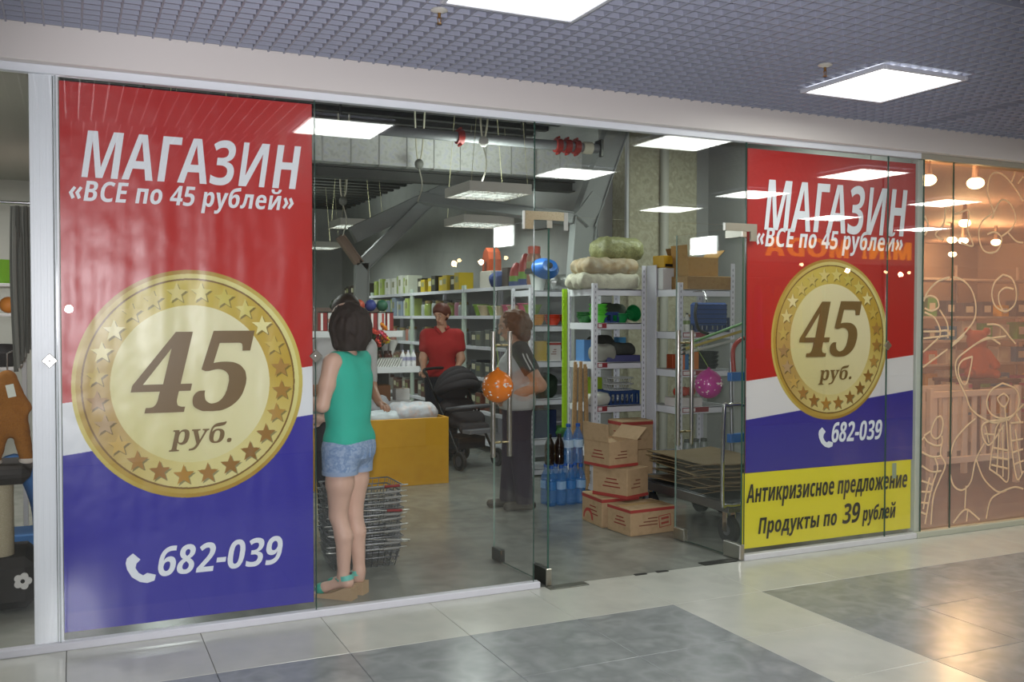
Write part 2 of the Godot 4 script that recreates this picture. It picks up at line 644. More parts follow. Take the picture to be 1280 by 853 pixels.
func shop_front() -> void:
	var TOP := 2.742
	struct("trim_3", bc(V(-6, 0, -0.03), V(2.5, 0.039, 0.022), 0.004), mat("#cfcfd6", 0.4))
	struct("trim_4", bc(V(4.0, 0, -0.03), V(5.55, 0.039, 0.022), 0.004), mat("#cfcfd2", 0.4))
	struct("trim_5", bc(V(5.55, 0, -0.03), V(16, 0.042, 0.03), 0.004), mat("#b4b6a6", 0.45))
	# white ribbed mullion between the two shops
	var post := struct("trim_6", bc(V(-0.172, 0.039, -0.06), V(-0.072, TOP, -0.008), 0.003), M.post)
	part(post, "cover_strip", bc(V(-0.069, 0.039, -0.05), V(-0.047, TOP, -0.008), 0.003), M.post)
	for x in [-0.15, -0.122, -0.094]:
		part(post, "rib", bc(V(x - 0.007, 0.039, -0.0085), V(x + 0.007, TOP, -0.0062), 0.0008), M.post)
	struct("trim_7", bc(V(5.553, 0.042, -0.06), V(5.602, TOP, -0.007), 0.003), mat("#b9bfb4", 0.45))
	glass_pane("window_1", -2.2, -0.06, 0.039, TOP)
	glass_pane("window_2", -0.06, 1.172, 0.039, TOP)
	glass_pane("window_3", 1.172, 2.465, 0.039, TOP)
	glass_pane("window_4", 2.465, 4.003, 2.198, TOP)
	glass_pane("window_5", 4.003, 5.252, 0.039, TOP)
	glass_pane("window_6", 5.252, 5.6, 0.039, TOP)
	glass_pane("window_7", 5.6, 5.9, 0.042, TOP)
	glass_pane("window_8", 5.9, 7.3, 0.042, TOP)
	glass_pane("window_9", 7.3, 8.7, 0.042, TOP)
	struct("wall_left_end", bc(V(-6, 0, -0.06), V(-2.2, TOP, 0.0), 0.0), mat("#c4c0ba", 0.7))
	struct("wall_right_end", bc(V(8.7, 0, -0.06), V(16, TOP, 0.0), 0.0), mat("#c4c0ba", 0.7))
	diamond(-0.095, 1.392, "steel diamond clip on the white mullion beside the large banner")
	diamond(1.172, 1.395, "steel diamond clip beside the woman's shoulder")
	diamond(5.252, 1.404, "steel diamond clip over the second banner's coin")
	# corner patches over the doors
	var t := thing("corner_patch", "brushed steel corner patch over the hinge of the leaf with the orange balloon", "patch fitting", V(2.4, 2.115, 0.0052), 0.0, "steel corner patches")
	var poly := PackedVector2Array([Vector2(0, 0), Vector2(0.052, 0), Vector2(0.052, 0.056), Vector2(0.252, 0.056), Vector2(0.252, 0.106), Vector2(0, 0.106)])
	part(t, "plate", Geo.new().prism(poly, 0.0, 0.012).mesh(), noisy(["#a89a80", "#c2b79e", "#b4a88e"], 0.05, 6.0, 0.3, 0.9, 0.0, 31))
	part(t, "end_cap", bx(V(-0.009, 0.053, 0.005), V(0.014, 0.106, 0.012)), mat("#e4e4e0", 0.3, 0.4))
	part(t, "stop", bx(V(0.268, 0.053, 0.004), V(0.028, 0.106, 0.01)), mat("#a9a9a2", 0.5))
	t = thing("corner_patch", "brushed steel corner patch over the hinge of the leaf beside the second banner", "patch fitting", V(3.83, 2.1, 0.0052), 0.0, "steel corner patches")
	poly = PackedVector2Array([Vector2(0, 0.062), Vector2(0.2, 0.062), Vector2(0.2, 0), Vector2(0.252, 0), Vector2(0.252, 0.112), Vector2(0, 0.112)])
	part(t, "plate", Geo.new().prism(poly, 0.0, 0.012).mesh(), mat("#aaa598", 0.32, 0.85))
	part(t, "end_cap", bx(V(-0.008, 0.087, 0.005), V(0.014, 0.05, 0.012)), mat("#e4e4e0", 0.3, 0.4))
	# door leaves, both swung into the shop
	door_leaf("door_1", V(2.56, 0, 0), deg_to_rad(93.5), 1.0, M.dark_steel)
	door_leaf("door_2", V(3.985, 0, 0), deg_to_rad(93.0), -1.0, M.steel)
	# floor spring covers and lock keeps in the doorway
	var plate := bx(V(0, 0.002, 0), V(0.26, 0.005, 0.075), 0.001)
	solo("floor_plate", "dull steel floor plate under the leaf with the orange balloon", "floor plate", plate, mat("#77776f", 0.35, 0.8), V(2.665, 0.0006, 0.045), 0.0, "floor spring plates")
	solo("floor_plate", "dark floor plate under the leaf beside the second banner", "floor plate", plate, mat("#24241f", 0.4, 0.3), V(3.82, 0.0006, -0.03), 0.0, "floor spring plates")
	var slot := bx(V(0, 0.0015, 0), V(0.085, 0.004, 0.028), 0.001)
	solo("lock_keep", "small dark lock keep in the doorway floor, toward the water bottles", "lock keep", slot, M.black, V(3.2, 0.0006, 0.01), 0.0, "lock keeps in the doorway")
	solo("lock_keep", "small dark lock keep in the doorway floor, toward the second banner", "lock keep", slot, M.black, V(3.36, 0.0006, 0.01), 0.0, "lock keeps in the doorway")
	banners()

func door_leaf(called: String, hinge: Vector3, turn: float, side: float, metal: Material) -> void:
	# built along +x from the hinge, then turned about it
	var w := 0.7
	var o := MeshInstance3D.new()
	o.name = called
	o.mesh = bc(V(0.004, 0.012, -0.005), V(w, 2.188, 0.005), 0.0)
	o.material_override = M.glass
	add_child(o)
	o.set_meta("kind", "structure")
	o.transform = Transform3D(Basis(Vector3.UP, turn), hinge)
	part(o, "glass_edge", bc(V(0.0, 0.012, -0.0055), V(0.004, 2.188, 0.0055), 0.0), M.glass_edge)
	part(o, "glass_edge", bc(V(w, 0.012, -0.0055), V(w + 0.003, 2.188, 0.0055), 0.0), mat("#8fa89c", 0.2))
	part(o, "glass_edge", bc(V(0.0, 0.0105, -0.0055), V(w, 0.0125, 0.0055), 0.0), M.glass_edge)
	for y in [0.006, 2.125]:
		part(o, "hinge_patch", bc(V(-0.004, y, -0.018), V(0.16, y + (0.1 if y < 1.0 else 0.06), 0.018), 0.003), metal)
		part(o, "hinge_cap", bc(V(-0.012, y, -0.018), V(-0.004, y + (0.1 if y < 1.0 else 0.06), 0.018), 0.002), M.steel)
	part(o, "lock_patch", bc(V(w - 0.12, 0.006, -0.017), V(w + 0.004, 0.09, 0.017), 0.003), metal)
	part(o, "lock_cap", Geo.new().lathe([Vector2(0, 0), Vector2(0.014, 0), Vector2(0.014, 0.006), Vector2(0, 0.007)], 14, Transform3D(Basis(Vector3.RIGHT, PI / 2), V(w - 0.05, 0.05, 0.017))).mesh(), M.chrome)
	# a pair of long tubular handles, one on each face
	for s in [-1.0, 1.0]:
		var h := part(o, "handle", Geo.new().lathe([Vector2(0, 0.695), Vector2(0.014, 0.695), Vector2(0.015, 0.7), Vector2(0.015, 1.505), Vector2(0.014, 1.51), Vector2(0, 1.51)], 18, Transform3D(Basis(), V(w - 0.1, 0, s * 0.06))).mesh(), M.steel)
		for y in [0.79, 1.42]:
			part(h, "standoff", Geo.new().rod(V(w - 0.1, y, s * 0.005), V(w - 0.1, y, s * 0.06), 0.008).mesh(), mat("#a89a74", 0.3, 1.0))

# ---------------------------------------------------------------- banners
func banner_print(w: int, h: int, bands: Array, cx: float, cy: float, rx: float, ry: float) -> ImageTexture:
	# bands: [colour, left edge, right edge] from the top down, edges as shares of the height
	var data := PackedByteArray()
	data.resize(w * h * 3)
	var red: Color = bands[0][0]
	var stars := []
	var ns := 24
	var tone := ["#d6cc7a", "#c8bc58", "#d2c870", "#e6e0a0", "#c8b050", "#a8803a", "#a37a34", "#b08a40", "#946c2c", "#8a6226", "#936a2a", "#a07430", "#b08436", "#9a6e30", "#a67c3c", "#c8a858", "#b59a72", "#a88656", "#c4ae5c", "#ded494", "#e4dca6", "#d2c070", "#cdbd6c", "#d6ca80"]
	for i in ns:
		var a := TAU * i / ns + 0.1
		stars.append([Vector2(sin(a), -cos(a)) * 0.805, Color(tone[i])])
	for y in h:
		var fy := (y + 0.5) / h
		for x in w:
			var fx := (x + 0.5) / w
			var c := red
			for b in bands:
				if fy < b[1] + (b[2] - b[1]) * fx:
					c = b[0]
					break
			var d := Vector2((fx - cx) / rx, (fy - cy) / ry)
			var r := d.length()
			if r < 1.0:
				var ang := atan2(d.x, -d.y) # clockwise from the top
				var pale := Color("#ddd69a")
				var gold := Color("#bd9e38")
				var m := 0.5 + 0.5 * sin(ang * 2.0 + 2.2)
				if r > 0.965:
					c = Color("#cdbe62").lerp(Color("#a8862e"), m)
				elif r > 0.925:
					c = Color("#dcd890").lerp(Color("#b4963c"), clampf(0.5 - d.x * 0.5 + d.y * 0.3, 0, 1))
				elif r > 0.91:
					c = Color("#7a5c28")
				elif r > 0.69:
					var k := 0.5 + 0.5 * cos(ang - 1.35)
					var k2 := 0.5 + 0.5 * cos(ang + 1.9)
					c = Color("#cfc45c").lerp(gold, clampf(k * k * 0.95, 0, 1)).lerp(Color("#b89a56"), clampf(k2 * k2 * k2 * 1.0, 0, 1)).lerp(pale, clampf(cos(ang - 2.75) * 1.1 - 0.25, 0, 1))
					for s in stars:
						var q: Vector2 = d - s[0]
						if q.length_squared() < 0.011:
							var t := star_in(q * 10.4)
							if t > 0:
								c = s[1]
							elif star_in((q - Vector2(0.012, 0.014)) * 10.4) > 0:
								c = c.darkened(0.35)
							break
				else:
					c = Color("#e6e2bc").lerp(Color("#d6d092"), clampf(0.5 - d.x * 0.5 + d.y * 0.4, 0, 1))
			var o := (y * w + x) * 3
			data[o] = int(c.r * 255.0)
			data[o + 1] = int(c.g * 255.0)
			data[o + 2] = int(c.b * 255.0)
	return ImageTexture.create_from_image(Image.create_from_data(w, h, false, Image.FORMAT_RGB8, data))

func star_in(p: Vector2) -> int:
	var a := fposmod(atan2(p.x, -p.y), TAU / 5.0) - TAU / 10.0
	var r := p.length()
	# a five pointed star: tips at radius 1, notches at 0.42
	var t := absf(a) / (TAU / 10.0)
	var tip := Vector2(1, 0)
	var nt := Vector2(cos(TAU / 10.0), sin(TAU / 10.0)) * 0.42
	var dir := Vector2(cos((1.0 - t) * TAU / 10.0), sin((1.0 - t) * TAU / 10.0))
	var e := nt - tip
	var lim := tip.cross(e) / dir.cross(e)
	return 1 if r < lim else 0

func vinyl(tex: Texture2D, c: String) -> StandardMaterial3D:
	var m := StandardMaterial3D.new()
	m.albedo_color = Color(c)
	if tex:
		m.albedo_texture = tex
	m.roughness = 0.33
	return m

func banner_sheet(x0: float, x1: float, y0: float, y1: float, z: float, amp: float, seed_: int) -> ArrayMesh:
	var g := Geo.new()
	var fn := FastNoiseLite.new()
	fn.seed = seed_
	fn.frequency = 1.0
	fn.fractal_octaves = 2
	var nx := 70
	var ny := 120
	var zs := func(x: float, y: float) -> float:
		var k := fn.get_noise_2d(x * 5.5, y * 0.75) * 0.8 + fn.get_noise_2d(x * 2.4 + 30.0, y * 4.0) * 0.35 + fn.get_noise_2d(x * 9.0 + 70.0, y * 7.0) * 0.18
		return k * amp
	for j in ny + 1:
		for i in nx + 1:
			var x := lerpf(x0, x1, float(i) / nx)
			var y := lerpf(y1, y0, float(j) / ny)
			var e := 0.004
			g.v.append(V(x, y, z + zs.call(x, y)))
			g.n.append(V(-(zs.call(x + e, y) - zs.call(x - e, y)) / (2 * e), -(zs.call(x, y + e) - zs.call(x, y - e)) / (2 * e), 1).normalized())
			g.uv.append(Vector2(float(i) / nx, float(j) / ny))
	for j in ny:
		for i in nx:
			var a := j * (nx + 1) + i
			g.ix.append_array([a, a + 1, a + nx + 1, a + 1, a + nx + 2, a + nx + 1])
	# the back of the sheet and its edges
	var q := z - 0.012
	g.quad(V(x1, y0, q), V(x0, y0, q), V(x0, y1, q), V(x1, y1, q))
	for e in [[V(x0, y0, 0), V(x1, y0, 0)], [V(x1, y0, 0), V(x1, y1, 0)], [V(x1, y1, 0), V(x0, y1, 0)], [V(x0, y1, 0), V(x0, y0, 0)]]:
		g.quad(e[0] + V(0, 0, q), e[1] + V(0, 0, q), e[1] + V(0, 0, z - 0.004), e[0] + V(0, 0, z - 0.004))
	return g.mesh()

func handset(x: float, y: float, s: float, z: float) -> ArrayMesh:
	var pl := PackedVector2Array()
	for p in [[0.02, 0.86], [0.2, 1.0], [0.42, 0.78], [0.3, 0.66], [0.27, 0.52], [0.36, 0.36], [0.5, 0.26], [0.62, 0.33], [0.88, 0.24], [0.84, 0.06], [0.62, 0.0], [0.4, 0.06], [0.16, 0.24], [0.02, 0.5], [-0.02, 0.7]]:
		pl.append(Vector2(x + p[0] * s, y + p[1] * s))
	return Geo.new().prism(pl, z, z + 0.0015).mesh()

func banners() -> void:
	var red := Color("#b8201c")
	var white := Color("#dfe3e6")
	var blue := Color("#35309a")
	var zb := -0.024
	var zt := -0.0195
	var wht := mat("#e4eaee", 0.4)
	var brown := mat("#6f5526", 0.4)
	# first banner
	var y0 := 0.075
	var y1 := 2.725
	var hh := y1 - y0
	var t := thing("shop_banner", "large vinyl banner with a gold 45 coin, hung next to the white mullion", "banner", Vector3.ZERO, 0.0, "vinyl banners behind the glass")
	var tex := banner_print(560, 1236, [[red, (y1 - 1.185) / hh, (y1 - 1.34) / hh], [white, (y1 - 0.932) / hh, (y1 - 1.081) / hh], [blue, 2.0, 2.0]], 0.596 / 1.207, (y1 - 1.262) / hh, 0.557 / 1.207, 0.576 / hh)
	part(t, "sheet", banner_sheet(-0.043, 1.164, y0, y1, zb, 0.0042, 4), vinyl(tex, "#ffffff"))
	part(t, "lettering", letters("МАГАЗИН", false, 0.05, 1.106, 2.27, 2.5, zt, 0.2), wht)
	part(t, "lettering", letters("«ВСЕ по 45 рублей»", false, -0.005, 1.066, 2.125, 2.265, zt, 0.2), wht)
	part(t, "lettering", letters("45", true, 0.262, 0.85, 1.12, 1.53, zt, 0.26), brown)
	part(t, "lettering", letters("45", true, 0.274, 0.862, 1.12, 1.53, zt - 0.0003, 0.26), brown)
	part(t, "lettering", letters("руб.", true, 0.437, 0.742, 0.925, 1.065, zt, 0.2), brown)
	part(t, "lettering", letters("682-039", false, 0.382, 1.0, 0.3, 0.45, zt, 0.2), wht)
	part(t, "handset_icon", handset(0.235, 0.275, 0.155, zt), wht)
	# second banner, with the yellow notice under it
	t = thing("shop_banner", "vinyl banner with a gold coin and a yellow notice, hung beside the doorway", "banner", Vector3.ZERO, 0.0, "vinyl banners behind the glass")
	y1 = 2.712
	y0 = 0.571
	hh = y1 - y0
	tex = banner_print(640, 914, [[red, (y1 - 1.181) / hh, (y1 - 1.331) / hh], [white, (y1 - 0.923) / hh, (y1 - 1.076) / hh], [blue, 2.0, 2.0]], (4.763 - 4.035) / 1.508, (y1 - 1.45) / hh, 0.524 / 1.508, 0.555 / hh)
	part(t, "sheet", banner_sheet(4.035, 5.543, y0, y1, zb, 0.0012, 9), vinyl(tex, "#f2ece8"))
	part(t, "lettering", letters("МАГАЗИН", false, 4.17, 5.46, 2.18, 2.52, zt, 0.2), wht)
	part(t, "lettering", letters("«ВСЕ по 45 рублей»", false, 4.1, 5.42, 2.03, 2.21, zt, 0.2), wht)
	part(t, "lettering", letters("45", true, 4.475, 5.025, 1.33, 1.715, zt, 0.26), brown)
	part(t, "lettering", letters("45", true, 4.486, 5.037, 1.33, 1.715, zt - 0.0003, 0.26), brown)
	part(t, "lettering", letters("руб.", true, 4.645, 4.945, 1.14, 1.27, zt, 0.2), brown)
	part(t, "lettering", letters("682-039", false, 4.77, 5.24, 0.735, 0.875, zt, 0.2), wht)
	part(t, "handset_icon", handset(4.655, 0.7, 0.145, zt), wht)
	var ink := mat("#14140f", 0.5)
	var n := part(t, "yellow_notice", banner_sheet(4.015, 5.53, 0.068, 0.569, zb, 0.0015, 12), vinyl(null, "#dcd21c"))
	part(n, "lettering", letters("Антикризисное предложение", false, 4.04, 5.49, 0.33, 0.495, zt, 0.2), ink)
	part(n, "lettering", letters("Продукты по", false, 4.14, 4.825, 0.12, 0.265, zt, 0.2), ink)
	part(n, "lettering", letters("39", false, 4.875, 5.04, 0.158, 0.3, zt, 0.2), ink)
	part(n, "lettering", letters("рублей", false, 5.06, 5.38, 0.125, 0.275, zt, 0.2), ink)
	part(t, "sticker", bx(V(5.36, 0.5, zb + 0.006), V(0.04, 0.11, 0.001), 0.0), mat("#8fa08a", 0.4))

# ---------------------------------------------------------------- the shop across the corridor, mirrored in the glass
func opposite_shop() -> void:
	var warm := mat("#8c7a68", 0.7)
	struct("wall_opposite_header", bc(V(-6, 2.44, 6.2), V(16, 3.6, 6.4), 0.0), mat("#8a8078", 0.6))
	struct("wall_opposite_left", bc(V(-6, 0, 6.2), V(4.0, 2.44, 6.4), 0.0), mat("#a39a90", 0.7))
	struct("wall_opposite_back", bc(V(-6, -0.2, 14.5), V(23, 3.2, 14.7), 0.0), warm)
	struct("wall_opposite_side", bc(V(3.8, 0, 6.4), V(4.0, 3.0, 14.5), 0.0), warm)
	struct("wall_opposite_far", bc(V(22.8, 0, 6.2), V(23, 3.2, 14.5), 0.0), warm)
	struct("wall_opposite_front", bc(V(16, 0, 6.2), V(23, 3.2, 6.4), 0.0), warm)
	struct("floor_opposite", bc(V(3.8, -0.2, 6.2), V(23, 0, 14.5), 0.0), mat("#7a6a58", 0.4))
	struct("ceiling_opposite", bc(V(3.8, 3.0, 6.4), V(23, 3.2, 14.5), 0.0), mat("#5a4e46", 0.8))
	var sign_mat := glow("#f0a010", 2.6)
	var t := thing("shop_sign", "yellow letters MINI MODA of the shop opposite, mirrored in the second banner's glass", "sign", V(10.75, 2.52, 6.19), PI)
	var x := -1.47
	for part_text in [["M", 0.36], ["I", 0.07], ["N", 0.28], ["I", 0.07], [" ", 0.14], ["M", 0.36], ["O", 0.36], ["D", 0.3], ["A", 0.34]]:
		if part_text[0] != " ":
			part(t, "letter", letters(part_text[0], false, x, x + part_text[1], 0.0, 0.28, 0.0, 0.0, 0.03), sign_mat)
		x += part_text[1] + 0.08
	var bulb := Geo.new().ball(Vector3.ZERO, V(0.035, 0.035, 0.035), 16).mesh()
	var lit := glow("#ffd9a0", 22.0)
	var k := 0
	for s in [[15.0, 10.4], [16.2, 10.5], [17.4, 11.2], [16.9, 10.5], [6.5, 11.6], [6.2, 10.6], [6.75, 10.9], [6.65, 9.6], [9.5, 9.5], [12.5, 9.0]]:
		var l := thing("spot_lamp", "small warm spot lamp of the shop opposite, mirrored in the glass", "lamp", V(s[0], 2.6, s[1]), 0.0, "warm spots of the opposite shop")
		part(l, "bulb", bulb, lit)
		part(l, "stem", Geo.new().rod(V(0, 0.055, 0), V(0, 0.4, 0), 0.008).mesh(), M.black)
		if k % 2 == 0:
			var o := OmniLight3D.new()
			o.name = "lamp"
			l.add_child(o)
			o.light_color = Color(1.0, 0.78, 0.52)
			o.light_energy = 0.5
			o.light_size = 0.05
			o.omni_range = 30.0
			o.omni_attenuation = 2.0
			o.shadow_enabled = true
		k += 1
	# clothes on a rail in the opposite shop
	var rail := thing("clothes_rail", "chrome clothes rail of the shop opposite, mirrored in the second banner", "rail", V(10.7, 0, 7.4))
	part(rail, "bar", Geo.new().rod(V(-0.9, 2.25, 0), V(0.9, 2.25, 0), 0.015).mesh(), M.chrome)
	for s in [-0.88, 0.88]:
		part(rail, "post", Geo.new().rod(V(s, 0, 0), V(s, 2.25, 0), 0.018).mesh(), M.chrome)
		part(rail, "foot", bx(V(s, 0.015, 0), V(0.04, 0.03, 0.5)), M.chrome)
	var cols := ["#c8447a", "#b03a9a", "#d86a28", "#e0a020", "#d04050", "#e0b030", "#8a3a80", "#c03030"]
	var words := ["pink", "magenta", "orange", "amber", "crimson", "yellow", "purple", "red"]
	for i in 8:
		var g := thing("dress", words[i] + " child's dress on the rail opposite, mirrored in the second banner", "dress", V(9.95 + 0.21 * i, 1.1, 7.4), 0.35, "mirrored dresses on the rail")
		part(g, "cloth", Geo.new().lathe([Vector2(0, 0), Vector2(0.24, 0.0), Vector2(0.2, 0.3), Vector2(0.13, 0.6), Vector2(0.17, 0.85), Vector2(0.1, 1.0), Vector2(0.03, 1.03), Vector2(0, 1.03)], 14, Transform3D(), Vector2(0.35, 1.0)).mesh(), mat(cols[i], 0.8))
		part(g, "hanger", Geo.new().tube([V(0, 1.02, 0), V(0, 1.09, 0), V(0, 1.15, 0.02)], 0.004, 6).mesh(), M.chrome)

# ---------------------------------------------------------------- the shop behind the glass
func wall_between(called: String, a: Vector2, b: Vector2, y0: float, y1: float, th: float, m: Material) -> void:
	var d := b - a
	struct(called, Geo.new().box(V((a.x + b.x) / 2, (y0 + y1) / 2, (a.y + b.y) / 2), V(d.length() + th, y1 - y0, th), Basis(Vector3.UP, -atan2(d.y, d.x)), 0.0).mesh(), m)

# a slab over a ground plan of x, z pairs
func slab(plan: Array, y0: float, y1: float) -> ArrayMesh:
	var pl := PackedVector2Array()
	for i in range(0, plan.size(), 2):
		pl.append(Vector2(plan[i], -plan[i + 1]))
	return Geo.new().prism(pl, y0, y1, Transform3D(Basis(V(1, 0, 0), V(0, 0, -1), V(0, 1, 0)), Vector3.ZERO)).mesh()

func shop_shell() -> void:
	var plan := [-0.14, -0.0005, 5.6, -0.0005, 6.44, -1.3, 6.44, -3.75, 5.1, -3.75, 5.1, -14.0, -0.14, -14.0]
	struct("floor_shop", slab(plan, -0.2, 0.0), M.concrete)
	struct("wall_left", bc(V(-0.14, 0, -14), V(-0.08, 3.8, -0.061), 0.0), M.wall)
	struct("wall_back", bc(V(-0.14, 0, -14.1), V(5.1, 3.8, -14.0), 0.0), M.wall)
	struct("wall_right", bc(V(5.0, 0, -14), V(5.1, 3.8, -3.75), 0.0), M.wall)
	struct("wall_stub", bc(V(5.0, 0, -3.75), V(6.5, 3.8, -3.65), 0.0), M.wall)
	wall_between("wall_partition", Vector2(5.61, -0.1), Vector2(6.44, -1.3), 0, 3.8, 0.05, M.wall)
	struct("wall_side", bc(V(6.4, 0, -3.65), V(6.46, 3.8, -1.3), 0.0), M.wall)
	# bare deck overhead, with ribs
	var deck := struct("ceiling_shop", slab(plan, 3.8, 3.9), noisy(["#3a3830", "#4a483e", "#2e2d28"], 0.02, 0.8, 0.9, 0.0, 0.0, 22))
	var rib := bx(V(2.46, 0, 0), V(5.06, 0.06, 0.09), 0.004)
	for i in 40:
		part(deck, "deck_rib", rib, mat("#33322b", 0.85), Transform3D(Basis(), V(0, 3.77, -0.4 - 0.34 * i)))
	# rough concrete column and the pipe on it
	var col := struct("wall_column", bc(V(5.16, 0, -3.64), V(6.0, 3.8, -3.3), 0.01), M.raw)
	part(col, "drain_pipe", Geo.new().rod(V(5.56, 0, -3.26), V(5.56, 3.8, -3.26), 0.045, 16).mesh(), mat("#a3a396", 0.6))
	part(col, "edge_strip", bc(V(5.13, 1.9, -3.34), V(5.16, 3.8, -3.3), 0.003), mat("#b4b6b4", 0.5))

func lamp_fitting(at: Vector3, label: String, power := 1.0) -> Node3D:
	var t := thing("hanging_light", label, "light", at, 0.0, "louvred lights hung in the shop")
	var g := Geo.new()
	for q in [-0.2, 0.2]:
		g.box(V(q, 0.07, 0), V(0.06, 0.012, 0.6))
	for s in [-1.0, 1.0]:
		g.box(V(s * 0.304, 0.03, 0), V(0.012, 0.09, 0.62))
		g.box(V(0, 0.03, s * 0.304), V(0.598, 0.09, 0.012))
	part(t, "housing", g.mesh(), mat("#cfccc2", 0.4))
	var lit := glow("#eef6f2", 6.0)
	for k in 4:
		part(t, "tube", Geo.new().rod(V(-0.285, 0.045, -0.21 + 0.14 * k), V(0.285, 0.045, -0.21 + 0.14 * k), 0.014, 10).mesh(), lit)
	for k in 5:
		part(t, "louvre_blade", bx(V(-0.2 + 0.1 * k, 0.005, 0), V(0.004, 0.036, 0.596), 0.0), mat("#dadcd8", 0.2, 0.6))
	for k in 3:
		part(t, "louvre_blade", bx(V(0, 0.005, -0.14 + 0.14 * k), V(0.596, 0.036, 0.004), 0.0), mat("#dadcd8", 0.2, 0.6))
	var w := 3.8 - at.y
	for s in [-1.0, 1.0]:
		for q in [-1.0, 1.0]:
			part(t, "wire", Geo.new().rod(V(s * 0.28, 0.076, q * 0.28), V(s * 0.2, w, q * 0.28), 0.0022, 6).mesh(), mat("#b9b58c", 0.5))
	var l := AreaLight3D.new()
	l.name = "lamp"
	t.add_child(l)
	l.area_size = Vector2(0.56, 0.56)
	l.light_energy = SHOP_LAMP * power
	l.light_color = Color(0.95, 1.0, 0.97)
	l.area_range = 30.0
	l.area_attenuation = 2.0
	l.shadow_enabled = true
	l.position = V(0, -0.02, 0)
	l.rotation.x = -PI / 2
	# the fitting is open above: its tubes light the deck as well
	var u := AreaLight3D.new()
	u.name = "uplight"
	t.add_child(u)
	u.area_size = Vector2(0.5, 0.5)
	u.light_energy = SHOP_UP * power
	u.light_color = Color(0.95, 1.0, 0.97)
	u.area_range = 30.0
	u.area_attenuation = 2.0
	u.shadow_enabled = true
	u.position = V(0, 0.09, 0)
	u.rotation.x = PI / 2
	return t

